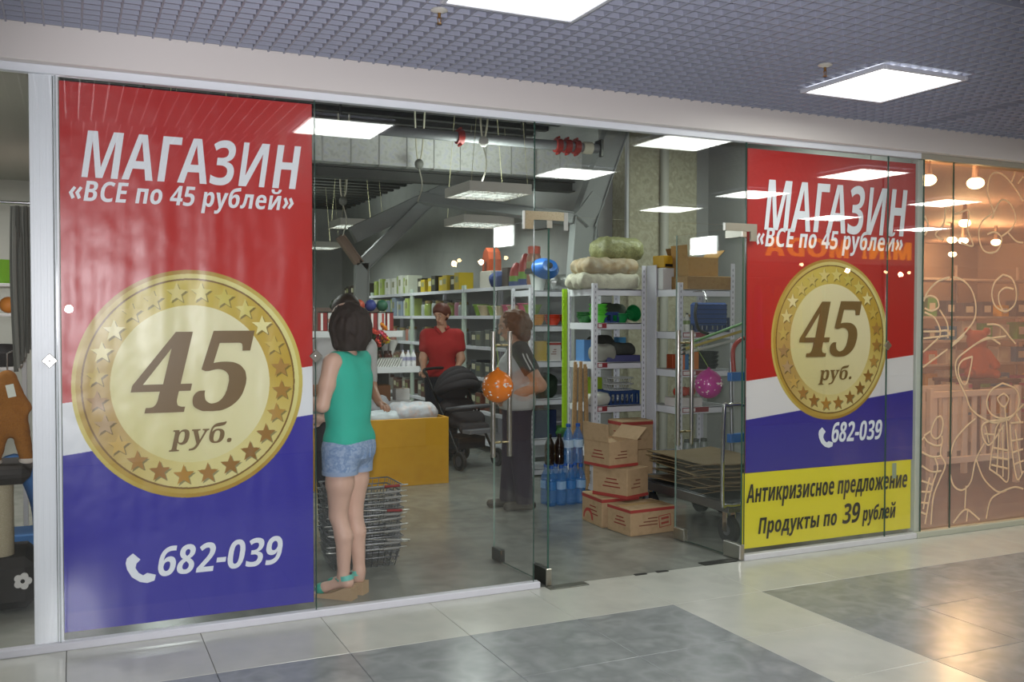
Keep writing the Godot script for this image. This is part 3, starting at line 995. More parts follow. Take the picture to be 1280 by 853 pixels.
func shop_overhead() -> void:
	lamp_fitting(V(3.55, 2.75, -3.2), "louvred square light hung on wires under the duct")
	lamp_fitting(V(3.55, 2.84, -7.7), "louvred light farther back, in front of the sloping braces")
	lamp_fitting(V(4.3, 2.68, -5.2), "small far louvred light near the end of the long shelves", 0.35)
	lamp_fitting(V(3.7, 2.75, -10.6), "farthest louvred light, low beside the large banner's edge")
	for s in [[1.0, -3.2], [1.0, -6.7], [1.2, -10.6]]:
		lamp_fitting(V(s[0], 2.75, s[1]), "louvred light hidden behind the large banner")
	lamp_fitting(V(5.55, 3.4, -1.9), "louvred light hidden behind the second banner")
	# a wall lamp high on the side wall, which both door leaves mirror
	var t := thing("wall_light", "wall lamp with four upright tubes, mirrored in the two open door leaves", "light", V(-0.08, 2.42, -4.8))
	part(t, "housing", bc(V(0.001, -0.015, -0.26), V(0.04, 0.245, 0.26)), mat("#d0d0cc", 0.4))
	for k in 4:
		part(t, "tube", Geo.new().box(V(0.047, 0.115, -0.188 + 0.125 * k), V(0.02, 0.23, 0.1), Basis(), 0.008).mesh(), glow("#eef6f2", 9.0))
	var wl := AreaLight3D.new()
	wl.name = "lamp"
	t.add_child(wl)
	wl.area_size = Vector2(0.48, 0.22)
	wl.light_energy = 0.5
	wl.area_range = 30.0
	wl.area_attenuation = 2.0
	wl.shadow_enabled = true
	wl.position = V(0.07, 0.115, 0)
	wl.rotation.y = -PI / 2
	# air duct in flanged lengths
	var d := thing("air_duct", "galvanised square air duct in flanged lengths below the dark deck", "duct")
	for i in 17:
		var x := 0.2 + 0.283 * i
		part(d, "length", bc(V(x, 3.09, -4.42), V(x + 0.279, 3.38, -4.0), 0.004), M.duct)
		part(d, "flange", bc(V(x + 0.277, 3.08, -4.43), V(x + 0.285, 3.39, -3.99), 0.001), mat("#cfd0ca", 0.4, 0.7))
	for x in [0.6, 2.4, 4.4]:
		part(d, "hanger", bc(V(x, 3.38, -4.2), V(x + 0.02, 3.8, -4.18), 0.0), M.dark_steel)
	var b := thing("steel_beam", "dark steel beam running under the air duct", "beam")
	var sec := PackedVector2Array([Vector2(-0.07, 0), Vector2(0.07, 0), Vector2(0.07, 0.012), Vector2(0.006, 0.012), Vector2(0.006, 0.1), Vector2(0.07, 0.1), Vector2(0.07, 0.112), Vector2(-0.07, 0.112), Vector2(-0.07, 0.1), Vector2(-0.006, 0.1), Vector2(-0.006, 0.012), Vector2(-0.07, 0.012)])
	part(b, "profile", Geo.new().prism(sec, -0.08, 5.0, Transform3D(Basis(V(0, 0, -1), V(0, 1, 0), V(1, 0, 0)), V(0, 2.97, -4.22))).mesh(), mat("#4b4c46", 0.6))
	# water pipe with red couplings
	var p := thing("water_pipe", "grey water pipe with red couplings in front of the duct", "pipe", V(0, 3.265, -3.2))
	part(p, "pipe", Geo.new().rod(V(-0.07, 0, 0), V(4.75, 0, 0), 0.046, 18).mesh(), mat("#77797a", 0.5))
	for x in [3.24, 4.26, 4.36, 4.46]:
		var c := part(p, "coupling", Geo.new().rod(V(x, 0, 0), V(x + 0.06, 0, 0), 0.068, 14).mesh(), mat("#8e2219", 0.5))
		for s in [-1.0, 1.0]:
			part(c, "bolt", Geo.new().rod(V(x + 0.03, s * 0.075, -0.03), V(x + 0.03, s * 0.075, 0.03), 0.012, 8).mesh(), mat("#8e2219", 0.5))
	part(p, "cap", Geo.new().rod(V(4.56, 0, 0), V(4.66, 0, 0), 0.06, 16).mesh(), mat("#c9c4b0", 0.5))
	part(p, "end_plate", bx(V(4.75, 0, 0), V(0.03, 0.17, 0.13)), M.dark_steel)
	for x in [1.4, 3.9]:
		part(p, "hanger", Geo.new().rod(V(x, 0.04, 0), V(x, 0.535, 0), 0.006, 6).mesh(), M.dark_steel)
	p = thing("water_pipe", "thin dark pipe crossing above the grey one", "pipe", V(0, 3.55, -2.4))
	part(p, "pipe", Geo.new().rod(V(-0.07, 0, 0), V(6.3, 0, -0.9), 0.03, 12).mesh(), mat("#33342f", 0.6))
	part(p, "hanger", Geo.new().rod(V(2.4, 0.02, -0.37), V(2.4, 0.25, -0.37), 0.006, 6).mesh(), M.dark_steel)
	# sloping roof braces
	var steel := mat("#8d918e", 0.6)
	var br := thing("steel_brace", "forked grey steel brace rising beside the concrete column", "brace")
	brace(br, "stem", V(4.56, 1.95, -3.27), V(4.61, 2.58, -3.27), 0.23, steel)
	brace(br, "arm", V(4.6, 2.54, -3.27), V(5.02, 3.7, -3.2), 0.22, steel)
	brace(br, "arm", V(4.52, 2.56, -3.25), V(3.5, 2.9, -4.9), 0.1, steel)
	part(br, "gusset", Geo.new().box(V(4.65, 2.67, -3.25), V(0.3, 0.19, 0.13), Basis(Vector3.BACK, 0.9)).mesh(), steel)
	part(br, "gusset", Geo.new().box(V(4.58, 2.08, -3.25), V(0.19, 0.15, 0.13), Basis(Vector3.BACK, 0.2)).mesh(), steel)
	part(br, "foot", bc(V(4.47, 0.0, -3.35), V(4.65, 1.97, -3.19), 0.004), steel)
	br = thing("steel_brace", "pair of sloping grey braces over the far shelves", "brace")
	brace(br, "stem", V(3.28, 1.3, -6.6), V(3.3, 2.28, -6.6), 0.16, steel)
	brace(br, "arm", V(3.3, 2.24, -6.6), V(4.25, 3.18, -6.6), 0.16, steel)
	brace(br, "beam", V(3.2, 2.63, -6.66), V(4.9, 3.47, -6.66), 0.2, steel)
	brace(br, "arm", V(3.27, 2.26, -6.6), V(3.02, 2.6, -6.6), 0.09, mat("#8c7666", 0.7))
	part(br, "foot", bc(V(3.2, 0.0, -6.68), V(3.36, 1.32, -6.52), 0.004), steel)
	# cables and junction balls
	for s in [[3.38, 3.18, -2.9, "white junction ball on cords in front of the pipe"], [2.62, 2.83, -4.9, "small junction ball on a looped cord under the beam"], [3.1, 3.1, -3.85, "grey junction ball hanging before the duct"]]:
		var j := thing("cable_junction", s[3], "junction", V(s[0], s[1], s[2]), 0.0, "hanging cable junctions")
		part(j, "ball", Geo.new().ball(Vector3.ZERO, V(0.045, 0.05, 0.045), 14).mesh(), mat("#c6c4bc" if s[2] > -3.5 else "#77786f", 0.5))
		part(j, "cord", Geo.new().tube(spline([V(-0.015, 0.045, 0), V(-0.03, 0.2, 0), V(-0.05, 3.8 - s[1], 0)]), 0.009, 6).mesh(), mat("#c9c5ae", 0.6))
		part(j, "cord", Geo.new().tube(spline([V(0.015, 0.045, 0), V(0.04, 0.2, 0), V(0.07, 3.8 - s[1], 0)]), 0.009, 6).mesh(), mat("#c9c5ae", 0.6))
		part(j, "tail", Geo.new().tube(spline([V(0, -0.045, 0), V(0.05, -0.2, -0.05), V(0.02, -0.36, -0.1)]), 0.007, 6).mesh(), mat("#aeab9a", 0.6))

func brace(t: Node3D, called: String, a: Vector3, b: Vector3, w: float, m: Material) -> void:
	var y := (b - a).normalized()
	var z := Vector3(0, 0, 1)
	var x := y.cross(z).normalized()
	z = x.cross(y).normalized()
	part(t, called, Geo.new().box((a + b) / 2, V(w, (b - a).length(), 0.12), Basis(x, y, z), 0.006).mesh(), m)
	part(t, called + "_flange", Geo.new().box((a + b) / 2 + x * (w * 0.5), V(0.012, (b - a).length(), 0.17), Basis(x, y, z), 0.002).mesh(), m)

# ---------------------------------------------------------------- pet shop next door
func left_shop() -> void:
	struct("floor_pet_shop", bc(V(-4, -0.2, -6), V(-0.14, 0, -0.0005), 0.0), noisy(["#8d9088", "#a3a69c", "#989b92"], 0.02, 0.5, 0.25, 0.0, 0.0, 41))
	struct("wall_pet_back", bc(V(-4, 0, -6.1), V(-0.14, 3.0, -6), 0.0), mat("#b4b6ac", 0.8))
	struct("wall_pet_left", bc(V(-4.1, 0, -6), V(-4, 3.0, -0.061), 0.0), mat("#b4b6ac", 0.8))
	struct("wall_pet_lining", bc(V(-0.16, 0, -6), V(-0.14, 3.0, -0.061), 0.0), mat("#b09a90", 0.8))
	struct("ceiling_pet_shop", bc(V(-4, 3.0, -6), V(-0.14, 3.1, -0.04), 0.0), mat("#a8aca2", 0.8))
	var t: Node3D
	for q in [[-0.95, -4.3, "ceiling light of the pet shop beyond the white mullion"], [-1.3, -1.3, "ceiling light of the pet shop, out of the picture"]]:
		t = thing("pet_shop_light", q[2], "light", V(q[0], 2.97, q[1]))
		part(t, "frame", bx(V(0, 0.01, 0), V(0.66, 0.03, 0.66)), mat("#dddddd", 0.4))
		part(t, "diffuser", bx(V(0, -0.008, 0), V(0.6, 0.008, 0.6)), glow("#f4f8f4", 5.0))
		var l := AreaLight3D.new()
		l.name = "lamp"
		t.add_child(l)
		l.area_size = Vector2(0.58, 0.58)
		l.light_energy = 3.0
		l.area_range = 30.0
		l.area_attenuation = 2.0
		l.shadow_enabled = true
		l.position.y = -0.02
		l.rotation.x = -PI / 2
	# scratching tree
	var plush := mat("#3c3a38", 0.95)
	t = thing("scratching_tree", "cat scratching tree with a roped post and dark plush base", "scratching tree", V(-0.46, 0, -0.95))
	part(t, "base", Geo.new().box(V(0.02, 0.16, 0), V(0.5, 0.28, 0.5), Basis(), 0.05).mesh(), plush)
	part(t, "post", Geo.new().lathe([Vector2(0, 0.3), Vector2(0.075, 0.3), Vector2(0.075, 0.7), Vector2(0, 0.7)], 20, Transform3D(Basis(), V(0.09, 0, 0.1))).mesh(), noisy(["#c9c2a6", "#b5ad8f", "#d4cdb4"], 0.06, 5.0, 0.95, 0.0, 0.3, 44))
	part(t, "platform", Geo.new().box(V(0.02, 0.745, 0.02), V(0.46, 0.1, 0.44), Basis(), 0.04).mesh(), plush)
	var fl := Geo.new()
	for k in 5:
		fl.lathe([Vector2(0, 0), Vector2(0.02, 0), Vector2(0.02, 0.008), Vector2(0, 0.01)], 12, Transform3D(Basis(Vector3.RIGHT, PI / 2), V(0.21 + 0.026 * cos(TAU * k / 5), 0.18 + 0.026 * sin(TAU * k / 5), 0.25)))
	var f := part(t, "flower_patch", fl.mesh(), mat("#e0e0da", 0.8))
	part(f, "flower_centre", Geo.new().ball(V(0.21, 0.18, 0.257), V(0.012, 0.012, 0.006), 10).mesh(), plush)
	t = thing("pet_tunnel", "blue plush pet arch behind the roped post", "pet tunnel", V(-0.32, 0, -1.45))
	part(t, "arch", Geo.new().tube(spline([V(-0.2, 0.0, 0), V(-0.2, 0.45, 0), V(0, 0.72, 0), V(0.14, 0.45, 0), V(0.14, 0.0, 0)]), 0.055, 10, 2.2).mesh(), mat("#3f6fa8", 0.9))
	part(t, "mat", bx(V(-0.03, 0.27, 0), V(0.36, 0.06, 0.3)), mat("#4a7cb4", 0.9))
	# costume on a hanger
	t = thing("plush_costume", "brown plush costume with white cuffs hanging over the scratching tree", "costume", V(-0.3, 0.8, -0.84))
	var fur := noisy(["#8a5a24", "#a8702e", "#7a4c1e"], 0.06, 4.0, 0.95, 0.0, 0.3, 47)
	var fn := FastNoiseLite.new()
	fn.frequency = 18.0
	part(t, "body", Geo.new().flesh([[V(-0.02, 0.46, 0), 0.05, V(-0.02, 0.22, 0), 0.075, 1.4], [V(-0.05, 0.24, 0), 0.05, V(-0.085, 0.03, 0), 0.035], [V(0.03, 0.24, 0), 0.05, V(0.07, 0.03, 0), 0.035], [V(-0.04, 0.42, 0), 0.035, V(-0.12, 0.28, 0), 0.028], [V(0.0, 0.42, 0), 0.035, V(0.075, 0.3, 0), 0.028]], 0.009, 0.03, [], fn, 0.006).mesh(), fur)
	for s in [-0.088, 0.072]:
		part(t, "cuff", Geo.new().ball(V(s, 0.012, 0), V(0.042, 0.02, 0.042), 12).mesh(), mat("#d4cdc0", 0.9))
	part(t, "price_tag", Geo.new().box(V(0.0, 0.4, 0.06), V(0.04, 0.07, 0.002), Basis(Vector3.BACK, 0.2), 0.0).mesh(), mat("#d8e0d0", 0.5))
	part(t, "hook", Geo.new().tube([V(-0.02, 0.5, 0), V(-0.02, 0.6, 0), V(0.02, 0.62, 0)], 0.004, 6).mesh(), M.chrome)
	# leashes in a hanging grey bundle
	t = thing("leash_display", "bundle of grey leashes hanging from a rail next to the mullion", "leashes", V(-0.245, 1.3, -0.82))
	for k in 7:
		part(t, "leash", Geo.new().tube(spline([V(-0.04 + 0.013 * k, 0.9, 0.02 * (k % 3)), V(-0.045 + 0.015 * k, 0.5, 0.03 * (k % 2)), V(-0.03 + 0.011 * k, 0.02 * k, 0.0)]), 0.011, 6, 0.4).mesh(), mat(["#55564f", "#6d6e66", "#45463f"][k % 3], 0.7))
	part(t, "rail", Geo.new().rod(V(-0.5, 0.92, 0), V(0.08, 0.92, 0), 0.008).mesh(), M.chrome)
	# shelf with pet goods
	t = thing("pet_shelf", "white wall shelves of pet goods beside the mullion", "shelf", V(-0.7, 0, -1.6))
	for y in [0.9, 1.3, 1.62, 1.8]:
		part(t, "board", bc(V(-0.6, y - 0.02, -0.2), V(0.42, y, 0.2)), mat("#d8d8d4", 0.5))
	for x in [-0.58, 0.41]:
		part(t, "upright", bc(V(x, 0, -0.22), V(x + 0.03, 2.1, -0.2)), mat("#c8c8c4", 0.5))
	solo("pet_bowl", "lime green plastic bowl on the pet shop's top shelf", "bowl", Geo.new().lathe([Vector2(0, 0), Vector2(0.11, 0), Vector2(0.15, 0.14), Vector2(0.14, 0.14), Vector2(0.1, 0.01), Vector2(0, 0.01)], 24).mesh(), mat("#78b828", 0.4), V(-0.42, 1.802, -1.55))
	solo("toy_ball", "orange ball on the pet shop shelf under the green bowl", "ball", Geo.new().ball(V(0, 0.05, 0), V(0.05, 0.05, 0.05), 14).mesh(), mat("#d8862a", 0.5), V(-0.345, 1.622, -1.5))
	solo("pet_bed", "dark grey round pet bed on the pet shop shelf", "pet bed", Geo.new().lathe([Vector2(0, 0), Vector2(0.2, 0), Vector2(0.22, 0.08), Vector2(0.17, 0.13), Vector2(0.12, 0.05), Vector2(0, 0.05)], 22).mesh(), mat("#38383a", 0.95), V(-0.5, 1.302, -1.58))
	solo("toy_ball", "blue ball low on the pet shop shelf beside the leashes", "ball", Geo.new().ball(V(0, 0.06, 0), V(0.06, 0.06, 0.06), 14).mesh(), mat("#2f5fb8", 0.5), V(-0.4, 0.902, -1.5))

# ---------------------------------------------------------------- toy shop behind printed film
func right_shop() -> void:
	var plan := [5.64, -0.0005, 6.475, -1.3, 6.475, -8.0, 16.0, -8.0, 16.0, -0.0005]
	struct("floor_toy_shop", slab(plan, -0.2, 0.0), mat("#5c5258", 0.4))
	struct("wall_toy_back", bc(V(6.46, 0, -8.1), V(16, 3.0, -8), 0.0), mat("#8a7468", 0.8))
	struct("wall_toy_right", bc(V(16, 0, -8), V(16.1, 3.0, -0.061), 0.0), mat("#8a7468", 0.8))
	struct("wall_toy_left", bc(V(6.46, 0, -8), V(6.52, 3.0, -3.65), 0.0), mat("#8a7468", 0.8))
	plan[1] = -0.041
	plan[9] = -0.041
	struct("ceiling_toy_shop", slab(plan, 3.0, 3.1), mat("#907468", 0.8))
	var film := StandardMaterial3D.new()
	film.albedo_color = Color(Color("#d8b4a8"), 0.22)
	film.transparency = BaseMaterial3D.TRANSPARENCY_ALPHA
	film.roughness = 0.5
	var line := mat("#f2d6b0", 0.6)
	for k in 2:
		var x0: float = [5.612, 5.906][k]
		var x1: float = [5.894, 7.294][k]
		var t := thing("window_film", ["narrow peach window film with drawn candle and star outlines", "wide peach window film with the drawn bear in a checked scarf"][k], "window film", Vector3.ZERO, 0.0, "printed window films")
		part(t, "sheet", bc(V(x0, 0.06, -0.0085), V(x1, 2.72, -0.0075), 0.0), film)
		for row in FILM_LINES:
			# cut each drawn line where the two films meet
			var pts := []
			for i in range(0, row.size(), 2):
				pts.append(V(row[i], row[i + 1], -0.0068))
			var run := []
			for q in spline(pts, false, 6) + [V(99, 0, 0)]:
				if q.x >= x0 and q.x <= x1:
					run.append(q)
				else:
					if run.size() > 1:
						part(t, "drawn_line", Geo.new().tube(run, 0.0075, 6, 0.08).mesh(), line)
					run = []
	var lit := glow("#ffdca0", 15.0)
	var bulb := Geo.new().ball(Vector3.ZERO, V(0.07, 0.05, 0.07), 16).mesh()
	var k := 0
	var where := ["nearest the second banner", "above the drawn ears", "over the drawn star", "low in the row of three", "middle of the row of three", "lowest and farthest", "beside the drawn ear loop"]
	for s in [[6.49, -0.76], [7.01, -0.72], [9.84, -3.18], [11.79, -5.02], [12.06, -5.05], [14.46, -7.28], [12.76, -5.05]]:
		var t := thing("toy_shop_lamp", "warm glowing lamp behind the peach film, " + where[k], "lamp", V(s[0], 2.75, s[1]), 0.0, "warm lamps behind the film")
		part(t, "bulb", bulb, lit)
		part(t, "holder", Geo.new().lathe([Vector2(0, 0.25), Vector2(0.02, 0.25), Vector2(0.03, 0.06), Vector2(0.045, 0.03), Vector2(0, 0.03)], 14).mesh(), mat("#7a6458", 0.6))
		var o := OmniLight3D.new()
		o.name = "lamp"
		t.add_child(o)
		o.light_color = Color(1.0, 0.8, 0.55)
		o.light_energy = 1.6
		o.light_size = 0.06
		o.omni_range = 30.0
		o.omni_attenuation = 2.0
		o.shadow_enabled = true
		k += 1
	# shelves full of toys
	var t := thing("toy_shelves", "long shelves of toys behind the peach film", "shelves", V(10.5, 0, -3.8))
	for y in [0.35, 0.7, 1.02, 1.32, 1.62, 2.1]:
		part(t, "board", bc(V(-2.2, y - 0.03, -0.25), V(2.6, y, 0.25)), mat("#c8b8b0", 0.5))
	for x in [-2.2, -1.0, 0.2, 1.4, 2.57]:
		part(t, "upright", bc(V(x, 0, -0.25), V(x + 0.03, 2.3, -0.22)), mat("#c8b8b0", 0.5))
	var cols := ["#c84030", "#e0a828", "#3880b8", "#58a848", "#d8d0c8", "#c05890", "#e07030", "#404858"]
	var words := ["red", "yellow", "blue", "green", "white", "pink", "orange", "dark grey"]
	for j in 5:
		for i in 14:
			var c := rng.randi() % 8
			var w := rng.randf_range(0.13, 0.26)
			var h := rng.randf_range(0.13, 0.24)
			var b := thing("toy_box", "%s toy box on the %s toy shelf behind the film" % [words[c], ["lowest", "second", "third", "fourth", "highest"][j]], "box", V(8.45 + 0.33 * i, [0.351, 0.701, 1.021, 1.321, 1.621][j], -3.66), 0.0, "%s toy boxes on the %s shelf" % [words[c], ["lowest", "second", "third", "fourth", "highest"][j]])
			part(b, "carton", bx(V(0, h / 2, 0), V(w, h, 0.16)), mat(cols[c], 0.5))
			part(b, "label", bx(V(0, h / 2, 0.0805), V(w * 0.6, h * 0.45, 0.001), 0.0), mat("#e8e0d4", 0.5))
	# white slatted cot
	t = thing("cot", "white slatted cot behind the film, under the toy shelves", "cot", V(7.75, 0, -1.6))
	for z in [-0.3, 0.3]:
		part(t, "rail", bc(V(-0.6, 0.86, z - 0.02), V(0.6, 0.92, z + 0.02)), mat("#d8c8bc", 0.5))
		part(t, "rail", bc(V(-0.6, 0.24, z - 0.02), V(0.6, 0.3, z + 0.02)), mat("#d8c8bc", 0.5))
		for i in 9:
			part(t, "slat", bc(V(-0.56 + 0.13 * i, 0.3, z - 0.01), V(-0.5 + 0.13 * i, 0.86, z + 0.01)), mat("#d8c8bc", 0.5))
	for x in [-0.6, 0.57]:
		for z in [-0.3, 0.3]:
			part(t, "leg", bc(V(x - 0.01, 0, z - 0.025), V(x + 0.04, 0.95, z + 0.025)), mat("#d8c8bc", 0.5))
	t = thing("plush_bear", "orange plush bear sitting behind the film above the cot", "plush toy", V(9.3, 0.925, -2.55), -0.6)
	part(t, "body", Geo.new().flesh([[V(0, 0.1, 0), 0.13, V(0, 0.28, 0), 0.1], [V(0, 0.42, 0), 0.11, V(0, 0.44, 0.03), 0.1], [V(-0.1, 0.52, 0), 0.04, V(-0.1, 0.53, 0), 0.04], [V(0.1, 0.52, 0), 0.04, V(0.1, 0.53, 0), 0.04], [V(-0.1, 0.28, 0.02), 0.05, V(-0.18, 0.14, 0.1), 0.045], [V(0.1, 0.28, 0.02), 0.05, V(0.18, 0.14, 0.1), 0.045], [V(-0.08, 0.06, 0.05), 0.06, V(-0.14, 0.05, 0.22), 0.05], [V(0.08, 0.06, 0.05), 0.06, V(0.14, 0.05, 0.22), 0.05]], 0.018, 0.03).mesh(), mat("#c0603a", 0.95))
	t = thing("display_table", "dark table under the plush bear behind the film", "table", V(9.3, 0, -2.55))
	part(t, "top", bx(V(0, 0.9, 0), V(0.7, 0.04, 0.6)), mat("#5a4a48", 0.5))
	for x in [-0.31, 0.31]:
		for z in [-0.26, 0.26]:
			part(t, "leg", bx(V(x, 0.44, z), V(0.05, 0.88, 0.05)), mat("#5a4a48", 0.5))
const FILM_LINES := [[6.34, 2.40, 6.27, 2.54, 6.29, 2.66, 6.36, 2.70, 6.45, 2.68, 6.55, 2.61, 6.66, 2.50], [6.53, 2.64, 6.57, 2.72], [6.60, 2.63, 6.66, 2.69], [6.32, 2.35, 6.36, 2.43, 6.43, 2.50, 6.53, 2.46, 6.58, 2.36, 6.53, 2.28, 6.43, 2.22], [6.32, 2.39, 6.21, 2.32, 6.18, 2.24, 6.20, 2.15, 6.25, 2.10, 6.33, 2.09], [6.27, 2.23, 6.36, 2.25, 6.43, 2.20, 6.38, 2.11, 6.29, 2.09], [6.50, 2.25, 6.59, 2.19, 6.67, 2.18], [5.83, 2.42, 5.81, 2.29, 5.73, 2.21, 5.81, 2.17], [5.83, 2.42, 5.94, 2.37, 6.07, 2.40, 6.06, 2.26, 6.12, 2.14, 5.99, 2.16], [5.62, 2.34, 5.65, 2.29, 5.66, 2.25, 5.62, 2.20], [5.62, 1.72, 5.66, 1.79, 5.77, 1.87, 5.94, 1.90, 6.08, 1.84, 6.15, 1.73, 6.15, 1.60, 6.06, 1.50, 5.92, 1.41], [6.45, 1.93, 6.36, 1.87, 6.33, 1.78, 6.37, 1.69, 6.48, 1.65, 6.58, 1.70, 6.60, 1.80, 6.55, 1.90, 6.45, 1.93], [6.57, 1.82, 6.48, 1.83, 6.41, 1.79, 6.41, 1.72, 6.45, 1.66], [5.62, 1.74, 5.68, 1.76, 5.75, 1.74, 5.77, 1.68, 5.70, 1.65, 5.63, 1.67], [5.63, 1.64, 5.73, 1.60, 5.79, 1.51, 5.78, 1.45], [5.78, 1.66, 5.86, 1.56, 5.87, 1.45], [5.62, 1.50, 5.76, 1.50, 5.87, 1.50, 5.91, 1.41], [6.18, 1.41, 6.30, 1.45, 6.43, 1.40], [6.28, 1.55, 6.42, 1.54, 6.55, 1.44, 6.60, 1.40], [6.49, 1.46, 6.24, 1.43, 6.04, 1.34, 5.96, 1.28, 5.96, 1.19, 6.01, 1.10, 6.07, 1.01, 6.12, 0.92, 6.23, 0.85, 6.38, 0.80, 6.53, 0.82], [6.13, 1.31, 6.02, 1.28, 5.98, 1.21, 6.02, 1.12, 6.07, 1.11, 6.11, 1.22, 6.13, 1.31], [6.46, 1.10, 6.34, 1.05, 6.29, 0.96, 6.34, 0.87, 6.47, 0.83, 6.60, 0.86, 6.65, 0.95, 6.61, 1.05, 6.46, 1.10], [6.48, 1.02, 6.41, 0.99, 6.44, 0.94, 6.49, 0.92, 6.53, 0.98, 6.48, 1.02], [6.49, 0.92, 6.50, 0.83], [6.51, 0.82, 6.41, 0.78, 6.36, 0.61, 6.33, 0.45], [6.33, 0.45, 6.44, 0.39, 6.53, 0.34, 6.54, 0.49, 6.51, 0.82], [6.37, 0.61, 6.53, 0.58], [6.36, 0.54, 6.53, 0.51], [6.35, 0.48, 6.53, 0.44], [6.43, 0.75, 6.41, 0.41], [6.47, 0.78, 6.48, 0.38], [6.55, 0.78, 6.58, 0.56, 6.64, 0.35, 6.71, 0.41], [6.61, 0.74, 6.65, 0.56, 6.69, 0.39], [6.56, 0.65, 6.70, 0.66], [6.58, 0.56, 6.70, 0.58], [6.61, 0.47, 6.71, 0.49], [6.48, 0.82, 6.30, 0.81, 6.24, 0.77, 6.27, 0.67, 6.34, 0.64, 6.48, 0.78], [6.28, 0.78, 6.32, 0.65], [6.27, 0.72, 6.38, 0.71], [6.53, 0.81, 6.70, 0.93], [6.56, 0.79, 6.70, 0.79], [6.61, 0.87, 6.67, 0.79], [6.17, 0.84, 6.05, 0.77, 5.95, 0.68, 5.91, 0.58], [6.27, 0.65, 6.18, 0.53, 6.13, 0.37, 6.04, 0.31, 5.95, 0.35, 5.91, 0.44], [6.18, 0.54, 6.27, 0.38, 6.42, 0.27, 6.52, 0.27], [6.30, 0.07, 6.34, 0.20, 6.42, 0.25, 6.60, 0.29, 6.71, 0.27], [6.08, 0.34, 6.07, 0.17], [5.95, 0.07, 6.03, 0.14, 6.09, 0.16, 6.16, 0.12, 6.23, 0.07], [6.10, 0.15, 6.09, 0.07], [5.77, 0.87, 5.73, 0.82, 5.71, 0.75, 5.76, 0.71, 5.81, 0.74, 5.83, 0.82, 5.81, 0.87, 5.77, 0.87], [5.64, 0.73, 5.62, 0.71], [5.64, 0.74, 5.71, 0.77], [5.64, 0.73, 5.68, 0.69, 5.76, 0.66, 5.82, 0.67, 5.82, 0.73], [5.62, 0.62, 5.72, 0.58, 5.81, 0.58], [5.82, 0.67, 5.81, 0.59, 5.86, 0.51, 5.80, 0.40, 5.74, 0.28, 5.72, 0.08], [5.62, 0.52, 5.72, 0.47, 5.82, 0.47], [5.75, 0.57, 5.78, 0.49, 5.73, 0.37, 5.69, 0.23, 5.66, 0.09], [5.62, 0.41, 5.74, 0.37], [5.62, 0.33, 5.72, 0.32], [5.62, 0.25, 5.69, 0.24], [5.62, 0.18, 5.67, 0.16], [5.70, 0.43, 5.66, 0.29, 5.64, 0.20], [5.62, 1.35, 5.77, 1.45], [5.62, 1.24, 5.91, 1.39, 6.04, 1.47], [5.62, 1.45, 5.90, 1.47]]

# ---------------------------------------------------------------- goods: small builders that return one thing standing at its base
func g_bowls(called: String, label: String, c: String, r: float, n: int, at: Vector3) -> void:
	# a stack of nested bowls, each a thing of its own
	for i in n:
		var t := thing(called, label + (", %s of its stack" % ["lowest", "second", "third", "fourth", "fifth", "sixth"][i] if n > 1 else ""), called.replace("_", " "), at + V(0, i * r * (0.42 if "lime" in called else 0.24), 0))
		part(t, "wall", Geo.new().lathe([Vector2(0, 0), Vector2(r * 0.62, 0), Vector2(r, r * 0.75), Vector2(r * 0.95, r * 0.75), Vector2(r * 0.58, r * 0.08), Vector2(0, r * 0.08)], 22).mesh(), mat(c, 0.4))
		part(t, "rim", Geo.new().lathe([Vector2(r * 0.95, r * 0.75), Vector2(r * 1.06, r * 0.74), Vector2(r * 1.06, r * 0.78), Vector2(r * 0.95, r * 0.79)], 22).mesh(), mat(c, 0.4))

func g_crate(label: String, c: String, s: Vector3, at: Vector3, turn := 0.0) -> Node3D:
	var t := thing("plastic_crate", label, "crate", at, turn)
	part(t, "bottom", bx(V(0, 0.008, 0), V(s.x, 0.016, s.z)), mat(c, 0.5))
	for q in [-1.0, 1.0]:
		part(t, "rim", bx(V(0, s.y - 0.015, q * s.z / 2), V(s.x, 0.03, 0.012)), mat(c, 0.5))
		part(t, "rim", bx(V(q * s.x / 2, s.y - 0.015, 0), V(0.012, 0.03, s.z)), mat(c, 0.5))
		var k := int(s.x / 0.05)
		for i in k + 1:
			part(t, "slat", bx(V(-s.x / 2 + s.x * i / k, s.y / 2, q * s.z / 2), V(0.022, s.y, 0.008)), mat(c, 0.5))
		k = int(s.z / 0.07)
		for i in k:
			part(t, "slat", bx(V(q * s.x / 2, s.y / 2, -s.z / 2 + s.z * (i + 0.5) / k), V(0.008, s.y, 0.022)), mat(c, 0.5))
	return t

func g_bottle(called: String, label: String, category: String, body: Material, cap: String, r: float, h: float, at: Vector3, group := "", band := "") -> Node3D:
	var t := thing(called, label, category, at, 0.0, group)
	part(t, "body", Geo.new().lathe([Vector2(0, 0), Vector2(r * 0.9, 0), Vector2(r, h * 0.03), Vector2(r, h * 0.3), Vector2(r * 0.9, h * 0.34), Vector2(r, h * 0.38), Vector2(r, h * 0.62), Vector2(r * 0.8, h * 0.74), Vector2(r * 0.36, h * 0.88), Vector2(r * 0.34, h * 0.93), Vector2(0, h * 0.93)], 16).mesh(), body)
	part(t, "cap", Geo.new().lathe([Vector2(0, h * 0.92), Vector2(r * 0.42, h * 0.92), Vector2(r * 0.42, h), Vector2(0, h)], 12).mesh(), mat(cap, 0.4))
	if band:
		part(t, "label", Geo.new().lathe([Vector2(r * 1.01, h * 0.4), Vector2(r * 1.01, h * 0.6)], 16).mesh(), mat(band, 0.5))
	return t

